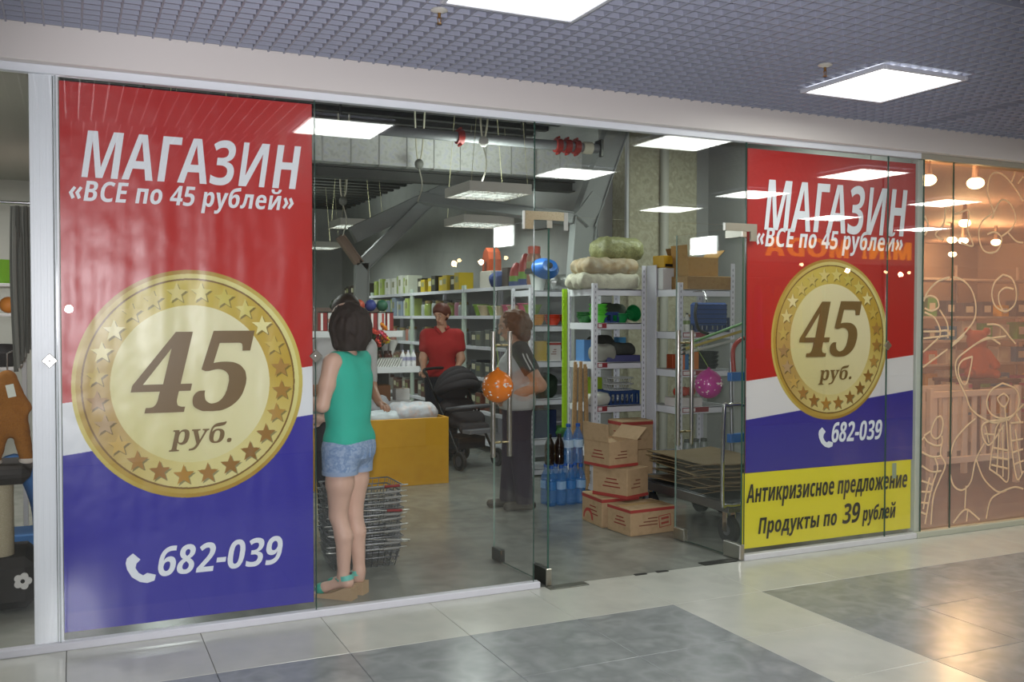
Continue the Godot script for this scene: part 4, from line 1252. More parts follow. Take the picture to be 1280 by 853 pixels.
func g_jar(label: String, c: String, lid: String, r: float, h: float, at: Vector3, group := "") -> Node3D:
	var t := thing("jar", label, "jar", at, 0.0, group)
	part(t, "body", Geo.new().lathe([Vector2(0, 0), Vector2(r * 0.92, 0), Vector2(r, h * 0.06), Vector2(r, h * 0.7), Vector2(r * 0.8, h * 0.8), Vector2(0, h * 0.8)], 14).mesh(), mat(c, 0.3))
	part(t, "lid", Geo.new().lathe([Vector2(0, h * 0.8), Vector2(r * 0.86, h * 0.8), Vector2(r * 0.86, h * 0.98), Vector2(r * 0.7, h), Vector2(0, h)], 14).mesh(), mat(lid, 0.4))
	return t

func g_sack(called: String, label: String, category: String, m: Material, s: Vector3, at: Vector3, turn := 0.0, seed_ := 1) -> Node3D:
	# a soft filled bag: a pillow of merged blobs with creases
	var fn := FastNoiseLite.new()
	fn.seed = seed_
	fn.frequency = 9.0
	var b := []
	var r: float = minf(s.y * 0.34, s.z * 0.34)
	for i in 3:
		var z := (s.z * 0.5 - r) * (i - 1)
		for y in [r, s.y - r, s.y * 0.5]:
			b.append([V(-s.x / 2 + r, y, z), r * 0.98, V(s.x / 2 - r, y, z), r * 0.96])
	var t := thing(called, label, category, at, turn)
	part(t, "bag", Geo.new().flesh(b, 0.016, 0.05, [[V(0, -1, 0), 0.0]], fn, 0.02).mesh(), m)
	return t

func g_carton(label: String, s: Vector3, at: Vector3, turn := 0.0, band := "", open := false, m: Material = null) -> Node3D:
	var c: Material = m if m else M.card
	var t := thing("carton", label, "box", at, turn)
	if open:
		part(t, "bottom", bx(V(0, 0.003, 0), V(s.x, 0.006, s.z)), c)
		for q in [-1.0, 1.0]:
			part(t, "side", bx(V(0, s.y / 2, q * (s.z / 2 - 0.003)), V(s.x, s.y, 0.006)), c)
			part(t, "side", bx(V(q * (s.x / 2 - 0.003), s.y / 2, 0), V(0.006, s.y, s.z - 0.012)), c)
		var fl := s.z * 0.46
		part(t, "flap", Geo.new().box(V(-s.x / 2 - 0.01, s.y + fl * 0.48, 0), V(0.005, fl, s.z * 0.98), Basis(Vector3.BACK, 0.06)).mesh(), c)
		part(t, "flap", Geo.new().box(V(s.x / 2 + fl * 0.33, s.y + fl * 0.3, 0), V(0.005, fl, s.z * 0.98), Basis(Vector3.BACK, -0.85)).mesh(), c)
		part(t, "flap", Geo.new().box(V(0, s.y - 0.03, -s.z / 2 + fl * 0.42), V(s.x * 0.96, 0.005, fl * 0.8), Basis(Vector3.RIGHT, 0.25)).mesh(), c)
	else:
		part(t, "body", bx(V(0, s.y / 2, 0), s, 0.004), c)
		part(t, "tape", bx(V(0, s.y + 0.0006, 0), V(s.x * 1.001, 0.001, 0.05), 0.0), mat("#b89a6a", 0.3))
	if band:
		part(t, "printed_band", bx(V(0, s.y * 0.06 if band == "low" else s.y * 0.9, 0), V(s.x + 0.002, s.y * 0.11, s.z + 0.002), 0.0), mat("#9c3a34", 0.8))
		for k in 3:
			part(t, "printed_mark", bx(V(s.x * (-0.1 + 0.05 * k), s.y * (0.36 + 0.12 * k), s.z / 2 + 0.001), V(s.x * (0.42 - 0.1 * k), 0.008, 0.0012), 0.0), mat("#7c4a38", 0.8))
			part(t, "printed_mark", bx(V(-s.x / 2 - 0.001, s.y * (0.36 + 0.13 * k), s.z * 0.05), V(0.0012, 0.009, s.z * (0.5 - 0.1 * k)), 0.0), mat("#8a3a30", 0.8))
	return t

func rack(label: String, x0: float, x1: float, zf: float, zb: float, ys: Array, tops: Array, edge := "") -> Node3D:
	var t := thing("storage_rack", label, "rack", Vector3.ZERO, 0.0, "white storage racks")
	var slots := mat("#94959c", 0.6)
	var k := 0
	for x in [x0, x1 - 0.045]:
		for z in [zf, zb]:
			var h: float = tops[k]
			var g := Geo.new()
			g.box(V(x + 0.0225, h / 2, z), V(0.045, h, 0.004), Basis(), 0.001)
			g.box(V(x + (0.002 if x == x0 else 0.043), h / 2, z + (-0.02 if z == zf else 0.02)), V(0.004, h, 0.04), Basis(), 0.001)
			var p := part(t, "post", g.mesh(), M.white_metal if not (edge and x == x0 and z == zb) else mat(edge, 0.6))
			var q := Geo.new()
			for i in int(h / 0.05):
				q.box(V(x + 0.0225, 0.03 + 0.05 * i, z + (0.0022 if z == zf else 0.0022)), V(0.01, 0.022, 0.001), Basis(), 0.0)
			part(p, "slots", q.mesh(), slots).set_meta("kind", "stuff")
			k += 1
	for y in ys:
		var b := part(t, "board", bc(V(x0 + 0.005, y - 0.012, zb + 0.005), V(x1 - 0.005, y, zf - 0.006)), M.white_metal)
		part(b, "front_lip", bc(V(x0 + 0.045, y - 0.06, zf - 0.012), V(x1 - 0.045, y, zf - 0.006)), M.white_metal)
		part(b, "side_lip", bc(V(x0 + 0.004, y - 0.06, zb + 0.045), V(x0 + 0.008, y, zf - 0.045)), M.white_metal)
	return t

func price_strip(label: String, x0: float, x1: float, y: float, z: float) -> void:
	var t := thing("price_strip", label, "price strip", V(0, y, z), 0.0, "price strips on the racks")
	part(t, "strip", bc(V(x0, -0.045, 0), V(x1, 0.0, 0.002), 0.0), mat("#8c2f38", 0.5))
	part(t, "ticket", bc(V(x0 + 0.015, -0.038, 0.002), V(x0 + (x1 - x0) * 0.5, -0.008, 0.003), 0.0), mat("#ddd6d6", 0.5))

func racks() -> void:
	rack("white rack with green bowls, bags piled on top", 4.29, 4.85, -2.5, -3.0, [1.86, 1.55, 1.19, 0.79, 0.38, 0.08], [1.91, 1.91, 2.08, 2.08])
	rack("white rack by the second banner, cardboard boxes on top", 4.87, 5.48, -2.0, -2.5, [1.85, 1.47, 1.13, 0.8, 0.36, 0.08], [1.91, 2.05, 2.09, 2.09])
	var side := thing("rack_end_panel", "white end panel between the two white racks", "panel", V(4.858, 0.0, -2.42))
	part(side, "sheet", bc(V(-0.004, 0.02, -0.075), V(0.0, 2.08, 0.075)), M.white_metal)
	part(side, "edge_fold", bc(V(-0.004, 0.02, 0.075), V(0.008, 2.08, 0.079)), M.white_metal)
	rack("white rack farther back with the lime green post", 4.14, 4.95, -3.5, -3.95, [1.87, 1.52, 1.16, 0.78, 0.38, 0.08], [1.9, 1.9, 1.9, 1.9])
	var yg := thing("lime_corner_strip", "lime green plastic strip down the rear post of the bowl rack", "strip", V(4.262, 0.55, -3.0))
	part(yg, "strip", bx(V(0, 0.66, 0), V(0.05, 1.32, 0.012)), mat("#a8d820", 0.6))
	for i in 22:
		part(yg, "tab", bx(V(0, 0.03 + 0.06 * i, 0.009), V(0.034, 0.03, 0.008)), mat("#a8d820", 0.6))
	price_strip("dark red price strip under the lime bowls", 4.33, 4.43, 1.548, -2.503)
	price_strip("dark red price strip below the grey cloth sacks", 4.33, 4.44, 1.188, -2.503)
	price_strip("dark red price strip beside the white sack, below the planks", 4.33, 4.44, 0.788, -2.503)
	price_strip("dark red price strip under the two white bottles", 4.91, 5.2, 1.468, -2.003)
	price_strip("dark red price strip under the orange packs", 4.91, 5.2, 1.128, -2.003)
	price_strip("dark red price strip by the white tray", 4.91, 5.2, 0.798, -2.003)
	# on the bowl rack's top: bags of filling, a blue ball
	var felt := noisy(["#a9a796", "#c0bea9", "#b4b29d"], 0.04, 3.0, 0.7, 0.0, 0.2, 51)
	g_sack("filled_bag", "lowest pale bag on the bowl rack, with a dotted end", "bag", felt, V(0.62, 0.15, 0.34), V(4.53, 1.862, -2.75), 0.0, 3)
	g_sack("filled_bag", "middle pale bag lying on the lowest one", "bag", noisy(["#b8b6a4", "#a58f6a", "#c6c4b2"], 0.008, 1.6, 0.6, 0.0, 0.2, 53), V(0.56, 0.15, 0.32), V(4.55, 2.0, -2.75), 0.05, 4)
	g_sack("filled_bag", "rounded olive green bag on top of the pile", "bag", noisy(["#7d8154", "#989a6c", "#6b6e48"], 0.03, 2.5, 0.5, 0.0, 0.3, 55), V(0.46, 0.21, 0.3), V(4.7, 2.14, -2.78), 0.1, 5)
	var t := thing("blue_basin", "blue plastic basin standing on edge beside the bags", "basin", V(4.185, 2.09, -3.2))
	var tilt := Transform3D(Basis(Vector3.RIGHT, PI / 2) * Basis(Vector3.RIGHT, -0.25), Vector3.ZERO)
	part(t, "wall", Geo.new().lathe([Vector2(0, 0.02), Vector2(0.07, 0.03), Vector2(0.14, -0.06), Vector2(0.15, -0.06), Vector2(0.08, 0.045), Vector2(0, 0.04)], 26, tilt, Vector2(1, 0.72)).mesh(), mat("#2a6cc0", 0.25))
	part(t, "hub", Geo.new().lathe([Vector2(0, 0.045), Vector2(0.03, 0.045), Vector2(0.026, 0.055), Vector2(0, 0.056)], 14, tilt).mesh(), M.black)
	# bowls
	g_bowls("lime_bowl", "lime green bowl on the rack's second shelf", "#5cc43c", 0.085, 4, V(4.41, 1.551, -2.62))
	g_bowls("dark_bowl", "dark green bowl behind the lime ones", "#2c6a34", 0.08, 3, V(4.4, 1.551, -2.85))
	g_crate("small navy crate beside the lime bowls", "#1c3568", V(0.13, 0.1, 0.2), V(4.52, 1.551, -2.66))
	g_bowls("flower_pot", "tan flower pot behind the navy crate", "#b09678", 0.06, 3, V(4.53, 1.551, -2.87))
	g_bowls("green_basin", "emerald green basin on the rack's second shelf", "#1c8a4a", 0.085, 2, V(4.64, 1.551, -2.62))
	t = thing("green_basin", "emerald green basin tipped on its side at the post", "basin", V(4.765, 1.632, -2.62))
	part(t, "wall", Geo.new().lathe([Vector2(0, -0.03), Vector2(0.05, -0.03), Vector2(0.08, 0.05), Vector2(0.074, 0.05), Vector2(0.046, -0.022), Vector2(0, -0.022)], 22, Transform3D(Basis(Vector3.RIGHT, PI / 2 - 0.2), Vector3.ZERO)).mesh(), mat("#1c7a40", 0.4))
	g_sack("net_bag", "dark netting bag behind the emerald basins", "bag", mat("#3c4438", 0.8), V(0.24, 0.17, 0.16), V(4.7, 1.551, -2.87), 0.0, 8)
	# third shelf
	g_carton("light blue carton on the bowl rack's third shelf", V(0.11, 0.2, 0.16), V(4.4, 1.191, -2.85), 0.0, "", false, mat("#5a8ac0", 0.6))
	g_sack("cloth_sack", "grey cloth sack leaning at the post on the third shelf", "sack", mat("#8a8a80", 0.9), V(0.2, 0.15, 0.18), V(4.47, 1.191, -2.64), 0.0, 9)
	g_carton("long indigo carton lying on the third shelf", V(0.36, 0.06, 0.16), V(4.64, 1.191, -2.62), 0.0, "", false, mat("#4a4c78", 0.6))
	g_sack("dark_pack", "dark soft pack on top of the indigo carton", "pack", mat("#3a3c38", 0.8), V(0.2, 0.1, 0.14), V(4.66, 1.252, -2.62), 0.0, 10)
	g_carton("sky blue carton at the third shelf's end", V(0.08, 0.16, 0.1), V(4.79, 1.252, -2.86), 0.0, "", false, mat("#3f7aa0", 0.6))
	g_sack("dark_pack", "big dark pack at the back of the third shelf", "pack", mat("#33352f", 0.85), V(0.26, 0.22, 0.14), V(4.58, 1.191, -2.88), 0.0, 12)
	# fourth shelf: crate with a wire rack, sack, planks
	g_crate("navy crate with wire dish racks on the fourth shelf", "#1e3c6c", V(0.3, 0.13, 0.26), V(4.655, 0.791, -2.68))
	t = thing("wire_dish_rack", "stack of white wire dish racks in the navy crate", "dish rack", V(4.68, 0.808, -2.7))
	for k in 4:
		var g := Geo.new()
		g.tube(spline([V(-0.11, 0.06 + 0.055 * k, -0.08), V(0.11, 0.06 + 0.055 * k, -0.08), V(0.11, 0.06 + 0.055 * k, 0.08), V(-0.11, 0.06 + 0.055 * k, 0.08)], true), 0.005, 6)
		for i in 8:
			g.tube([V(-0.09 + 0.026 * i, 0.06 + 0.055 * k, -0.08), V(-0.09 + 0.026 * i, 0.01 + 0.055 * k, -0.05), V(-0.09 + 0.026 * i, 0.01 + 0.055 * k, 0.05), V(-0.09 + 0.026 * i, 0.06 + 0.055 * k, 0.08)], 0.003, 5)
		part(t, "rack", g.mesh(), mat("#c4c6c4", 0.4))
	g_sack("white_sack", "small white sack at the post on the fourth shelf", "sack", mat("#bcbcb2", 0.7), V(0.18, 0.1, 0.16), V(4.4, 0.791, -2.62), 0.2, 14)
	g_carton("yellow and green carton behind the navy crate", V(0.1, 0.24, 0.14), V(4.53, 0.791, -2.9), 0.0, "", false, mat("#8ca822", 0.6))
	for k in 6:
		var w := thing("wooden_plank", "thin wooden plank standing at the rear of the rack, %s of six" % ["first", "second", "third", "fourth", "fifth", "sixth"][k], "plank", V(4.12 + 0.032 * k, 0.0, -2.56 - 0.03 * (k % 2)))
		part(w, "board", Geo.new().box(V(0, 0.6, 0), V(0.027, 1.2 - 0.05 * (k % 3), 0.018), Basis(Vector3.BACK, -0.03 + 0.012 * k)).mesh(), noisy(["#9a7a50", "#b8986c", "#a88658"], 0.04, 2.0, 0.8, 0.0, 0.0, 60 + k))
	# cartons in front of the rack
	g_carton("tall carton in front of the bowl rack, behind the open one", V(0.34, 0.42, 0.26), V(4.55, 0.0, -2.3))
	g_carton("carton with dark marks standing on the tall one", V(0.32, 0.26, 0.25), V(4.57, 0.422, -2.31), 0.0, "high")
	# rack beside the banner: its top
	g_carton("white carton with a red mark on the rack top", V(0.2, 0.2, 0.2), V(4.975, 1.852, -2.36), 0.0, "", false, mat("#c4c4c2", 0.7))
	t = g_carton("small yellow carton with black ends on the white carton", V(0.21, 0.11, 0.16), V(4.99, 2.056, -2.36), 0.1, "", false, mat("#b8901c", 0.6))
	part(t, "printed_mark", bx(V(0.0, 0.02, 0.081), V(0.18, 0.026, 0.001), 0.0), M.black)
	part(t, "flap", Geo.new().box(V(0.06, 0.14, 0), V(0.004, 0.09, 0.15), Basis(Vector3.BACK, 0.4)).mesh(), mat("#6a4a20", 0.8))
	g_carton("long flat carton along the rack top beside the banner", V(0.5, 0.12, 0.3), V(5.22, 1.852, -2.16), 0.0, "", false, noisy(["#8c6a3c", "#9c7a4a", "#947242"], 0.02, 2.0, 0.85, 0.0, 0.0, 66))
	g_carton("open carton standing on the long flat one", V(0.34, 0.17, 0.24), V(5.17, 1.974, -2.18), 0.05, "", true, noisy(["#9a733c", "#a8824a", "#a07a42"], 0.02, 2.0, 0.85, 0.0, 0.0, 67))
	# its shelves
	for k in 2:
		g_bottle("white_bottle", "small white bottle with a black cap, %s of two" % ["the one toward the bowl rack", "the one toward the banner"][k], "bottle", mat("#d8d8cc", 0.4), "#1c1c1c", 0.028, 0.17, V(4.985 + 0.06 * k, 1.471, -2.12), "", "#8ca060")
	g_crate("navy crate on the rack beside the banner", "#1c3060", V(0.36, 0.13, 0.3), V(5.27, 1.471, -2.2))
	for k in 4:
		t = thing("garden_tool", ["tan", "red", "yellow", "green"][k] + " handled garden tool lying in the navy crate", "tool", V(5.2 + 0.05 * k, 1.6, -2.18), 0.2 * k)
		part(t, "shaft", Geo.new().rod(V(-0.12, 0.02 + 0.02 * k, 0), V(0.14, 0.0, 0.04), 0.012, 10).mesh(), mat(["#b09060", "#a03428", "#c8a830", "#4a8a3c"][k], 0.5))
		part(t, "tip", Geo.new().rod(V(0.14, 0.0, 0.04), V(0.2, -0.005, 0.05), 0.016, 10, 0.004).mesh(), M.steel)
	for k in 3:
		g_carton(["orange pack standing on the rack beside the banner", "light blue pack on the rack beside the banner", "orange and blue pack behind the others on that rack"][k], V(0.07, 0.16, 0.05), V(4.96 + 0.075 * k, 1.131, -2.1 - 0.05 * (k % 2)), 0.0, "", false, mat(["#d0601c", "#2f7ab0", "#c8742c"][k], 0.5))
	for k in 4:
		t = thing("frying_pan", "black frying pan in the nested pile, %s from the bottom" % ["first", "second", "third", "fourth"][k], "pan", V(5.3, 1.131 + 0.038 * k, -2.2), 0.0, "nested frying pans")
		part(t, "bowl", Geo.new().lathe([Vector2(0, 0), Vector2(0.1, 0), Vector2(0.13, 0.045), Vector2(0.125, 0.045), Vector2(0.097, 0.006), Vector2(0, 0.006)], 24).mesh(), mat("#26282a", 0.3))
		part(t, "handle", Geo.new().box(V(-0.2, 0.045, 0.02), V(0.16, 0.014, 0.022)).mesh(), M.black)
	g_carton("orange carton lying behind the frying pans", V(0.16, 0.13, 0.1), V(5.1, 1.131, -2.36), 0.0, "", false, mat("#b4542c", 0.6))
	g_carton("white tray on the rack's fourth shelf", V(0.26, 0.08, 0.22), V(5.03, 0.801, -2.15), 0.0, "", false, mat("#ccc6c2", 0.5))
	for k in 3:
		t = thing("red_ornament", "red ornament heaped on the white tray, number %s along it" % ["one", "two", "three"][k], "ornament", V(4.97 + 0.07 * k, 0.885, -2.15))
		part(t, "ball", Geo.new().ball(V(0, 0.045, 0), V(0.045, 0.045, 0.045), 12).mesh(), mat("#b03a24", 0.6))
		part(t, "loop", Geo.new().rod(V(0, 0.085, 0), V(0.01, 0.115, 0), 0.004, 6).mesh(), M.chrome)
	for k in 4:
		g_jar("small glass jar low on the rack beside the banner", "#8a928c", "#50544e", 0.035, 0.14, V(4.95 + 0.09 * k, 0.361, -2.1), "low glass jars on the rack")
	# rack farther back
	for k in 3:
		g_bowls("bucket", ["amber yellow bucket on the far rack's second shelf", "orange red bucket on the far rack's second shelf", "dark red bucket on the far rack's second shelf"][k], ["#d89018", "#c83c1c", "#a02420"][k], 0.085, 3, V(4.27 + 0.18 * k, 1.521, -3.62))
	g_carton("dull yellow carton on the far rack's third shelf", V(0.14, 0.2, 0.16), V(4.28, 1.161, -3.62), 0.0, "", false, mat("#b89c34", 0.6))
	g_carton("white carton with a red lid on the far rack's third shelf", V(0.14, 0.19, 0.16), V(4.44, 1.161, -3.62), 0.0, "high", false, mat("#c8c4c0", 0.6))
	g_sack("dark_pack", "black green pack on the far rack's fourth shelf", "pack", mat("#20301f", 0.8), V(0.3, 0.24, 0.2), V(4.34, 0.781, -3.66), 0.0, 15)
	g_carton("navy carton low on the far rack", V(0.26, 0.28, 0.2), V(4.34, 0.381, -3.66), 0.0, "", false, mat("#1c2c50", 0.6))
	g_sack("green_pack", "green leafy pack low on the far rack, by the lime strip", "pack", mat("#3c6a34", 0.8), V(0.26, 0.1, 0.2), V(4.62, 0.381, -3.62), 0.0, 16)
	t = thing("plant_pot", "white plant pot on top of the far rack", "pot", V(4.3, 1.871, -3.65))
	part(t, "pot", Geo.new().lathe([Vector2(0, 0), Vector2(0.06, 0), Vector2(0.085, 0.15), Vector2(0.09, 0.15), Vector2(0.09, 0.17), Vector2(0.075, 0.17), Vector2(0.055, 0.01), Vector2(0, 0.01)], 20).mesh(), mat("#b4b8b4", 0.5))
	g_carton("dark box balanced on the white plant pot", V(0.2, 0.05, 0.2), V(4.3, 2.043, -3.65), 0.0, "", false, mat("#2a2824", 0.6))
	g_carton("olive box on top of the dark one", V(0.16, 0.07, 0.14), V(4.28, 2.095, -3.65), 0.0, "", false, mat("#6a6448", 0.7))
	g_sack("silver_wrap", "crumpled silver wrap on the far rack's top", "wrap", mat("#9a9c98", 0.3, 0.5), V(0.4, 0.16, 0.2), V(4.62, 1.871, -3.68), 0.0, 18)

# ---------------------------------------------------------------- long shelving on the side wall, four bays
func wall_shelves() -> void:
	var ys := [1.95, 1.62, 1.25, 0.88, 0.48, 0.12]
	var names := ["top", "second", "third", "fourth", "fifth"]
	var bays := ["nearest the doors", "behind the man in red", "behind the flowers", "farthest"]
	for b in 4:
		var z0 := -4.06 - 2.0 * b
		var t := thing("wall_shelving", "white wall shelving bay " + bays[b], "shelving", V(0, 0, 0), 0.0, "wall shelving bays")
		for y in ys:
			var o := part(t, "board", bc(V(4.45, y - 0.012, z0 - 1.97), V(4.98, y, z0)), M.white_metal)
			part(o, "front_lip", bc(V(4.442, y - 0.04, z0 - 1.97), V(4.45, y, z0)), M.white_metal)
		for z in [z0 - 0.03, z0 - 1.97]:
			part(t, "post", bc(V(4.45, 0, z - 0.02), V(4.48, 2.0, z + 0.02)), mat("#bccabc", 0.5))
			part(t, "post", bc(V(4.95, 0, z - 0.02), V(4.98, 2.0, z + 0.02)), M.white_metal)
		part(t, "back_panel", bc(V(4.982, 0.1, z0 - 1.97), V(4.99, 2.0, z0)), mat("#9fa2a0", 0.6))
	# what stands on them: [shelf, bay, kind, colours (value and word)]
	var plan := [
		[0, 1, "pack", [["#b8a018", "yellow"], ["#2c2c20", "black"]]], [0, 2, "book", [["#c8ccb8", "cream"], ["#9cb050", "yellow green"], ["#dcdcd4", "white"]]], [0, 3, "pack", [["#2a241c", "dark brown"], ["#3c2c20", "brown"]]],
		[1, 0, "bowl", [["#7a9a3c", "green"], ["#c06078", "pink"], ["#b8a888", "beige"]]], [1, 1, "jar", [["#9aa09c", "clear"], ["#b07888", "pink"], ["#88984c", "green"]]], [1, 2, "book", [["#a8b860", "yellow green"], ["#c8ccc0", "pale"], ["#8a98a8", "blue grey"]]], [1, 3, "pack", [["#2f6a4a", "green"], ["#a84a2a", "rust"], ["#2c3050", "navy"]]],
		[2, 0, "pack", [["#6a6e68", "grey"], ["#4a4c48", "dark grey"]]], [2, 1, "jar", [["#8c908c", "clear"], ["#a49a88", "sandy"]]], [2, 2, "jar", [["#a0a4a0", "clear"], ["#b07a6a", "rosy"]]], [2, 3, "pack", [["#a89c88", "beige"], ["#84705c", "brown"]]],
		[3, 0, "pack", [["#5c605c", "grey"], ["#384048", "slate"]]], [3, 1, "bowl", [["#8a8878", "olive grey"], ["#4a4c48", "dark grey"]]], [3, 2, "pack", [["#7a5a4a", "brown"], ["#b8b0a8", "pale"]]], [3, 3, "pack", [["#6a4038", "maroon"], ["#9a8a6c", "tan"]]],
		[4, 0, "pack", [["#6a3c2c", "russet"], ["#484c48", "dark grey"]]], [4, 1, "pack", [["#502c24", "dark russet"], ["#6c6c64", "grey"]]], [4, 2, "pack", [["#5a3a30", "brown"], ["#8c8c80", "grey"]]]]
	for e in plan:
		var z0: float = -4.2 - 2.0 * e[1]
		var n := 11 if e[2] == "book" else 8
		for i in n:
			var c: Array = e[3][(i * 7 + i / 3) % e[3].size()]
			var at := V(4.56 + 0.03 * (i % 2), ys[e[0]] + 0.001, z0 - 1.72 * (i + 0.5) / n)
			var label := "%s %s on the %s shelf of the wall bay %s" % [c[1], {"pack": "packet", "book": "book", "jar": "jar", "bowl": "bowl"}[e[2]], names[e[0]], bays[e[1]]]
			var h := rng.randf_range(0.85, 1.1)
			if e[2] == "jar":
				g_jar(label, c[0], "#5a5c58" if i % 2 else "#8a7a4c", 0.07, 0.2 * h, at, label)
			elif e[2] == "bowl":
				var t := thing("shelf_bowl", label, "bowl", at, 0.0, label)
				part(t, "wall", Geo.new().lathe([Vector2(0, 0), Vector2(0.06, 0), Vector2(0.1, 0.12 * h), Vector2(0.094, 0.12 * h), Vector2(0.055, 0.008), Vector2(0, 0.008)], 18).mesh(), mat(c[0], 0.4))
				part(t, "rim", Geo.new().lathe([Vector2(0.094, 0.12 * h), Vector2(0.108, 0.118 * h), Vector2(0.106, 0.127 * h), Vector2(0.094, 0.126 * h)], 18).mesh(), mat(c[0], 0.4))
			else:
				var s := V(0.22, 0.25 * h, 0.14) if e[2] == "book" else V(0.2, 0.2 * h, 0.17)
				var t := thing("shelf_" + e[2].replace("pack", "packet"), label, e[2].replace("pack", "packet"), at, 0.0, label)
				part(t, "body", bx(V(0, s.y / 2, 0), s, 0.004), mat(c[0], 0.5))
				part(t, "spine_label" if e[2] == "book" else "front_label", bx(V(-s.x / 2 - 0.0006, s.y * 0.6, 0), V(0.001, s.y * 0.35, s.z * 0.6), 0.0), mat("#c8c4a8" if i % 2 else "#8a8c60", 0.5))
	# single pieces on the top shelf of the first bay
	for k in 2:
		var t := thing("rainbow_bottle", "red, green and blue banded bottle on the top wall shelf, the %s of two" % ["shorter", "taller"][k], "bottle", V(4.56, 1.951, -4.72 + 0.24 * k))
		var h := 0.27 + 0.09 * k
		part(t, "foot", Geo.new().lathe([Vector2(0, 0), Vector2(0.085, 0), Vector2(0.085, h * 0.2), Vector2(0, h * 0.2)], 16).mesh(), mat("#243c78", 0.4))
		part(t, "waist", Geo.new().lathe([Vector2(0, h * 0.2), Vector2(0.082, h * 0.2), Vector2(0.08, h * 0.42), Vector2(0, h * 0.42)], 16).mesh(), mat("#6a9428", 0.4))
		part(t, "top", Geo.new().lathe([Vector2(0, h * 0.42), Vector2(0.08, h * 0.42), Vector2(0.066, h * 0.72), Vector2(0.03, h * 0.96), Vector2(0, h)], 16).mesh(), mat("#a02c28", 0.4))
	var t := thing("orange_house", "orange arched toy house on a pale box on the top wall shelf", "toy house", V(4.58, 2.152, -5.46), -PI / 2)
	var arch := PackedVector2Array([Vector2(-0.1, 0), Vector2(0.1, 0), Vector2(0.1, 0.14), Vector2(0.07, 0.23), Vector2(0, 0.28), Vector2(-0.07, 0.23), Vector2(-0.1, 0.14)])
	part(t, "shell", Geo.new().prism(arch, -0.08, 0.08).mesh(), mat("#9c421c", 0.6))
	part(t, "door", bx(V(0, 0.06, 0.082), V(0.06, 0.11, 0.004)), mat("#5a2c18", 0.6))
	g_carton("pale box under the orange toy house", V(0.24, 0.2, 0.34), V(4.6, 1.951, -5.42), 0.0, "", false, mat("#b4b0a4", 0.7))
	g_jar("ornate bottle with a rosy top near the end of the top wall shelf", "#9a6a54", "#c4503a", 0.08, 0.42, V(4.55, 1.951, -4.25))
	g_sack("blue_cloth", "crumpled blue cloth over the edge of the top wall shelf", "cloth", mat("#24386c", 0.85), V(0.2, 0.17, 0.2), V(4.54, 1.951, -5.125), 0.0, 21)
	g_carton("dark brown box beside the banded bottles", V(0.18, 0.22, 0.16), V(4.6, 1.951, -4.93), 0.0, "", false, mat("#3a2c26", 0.6))

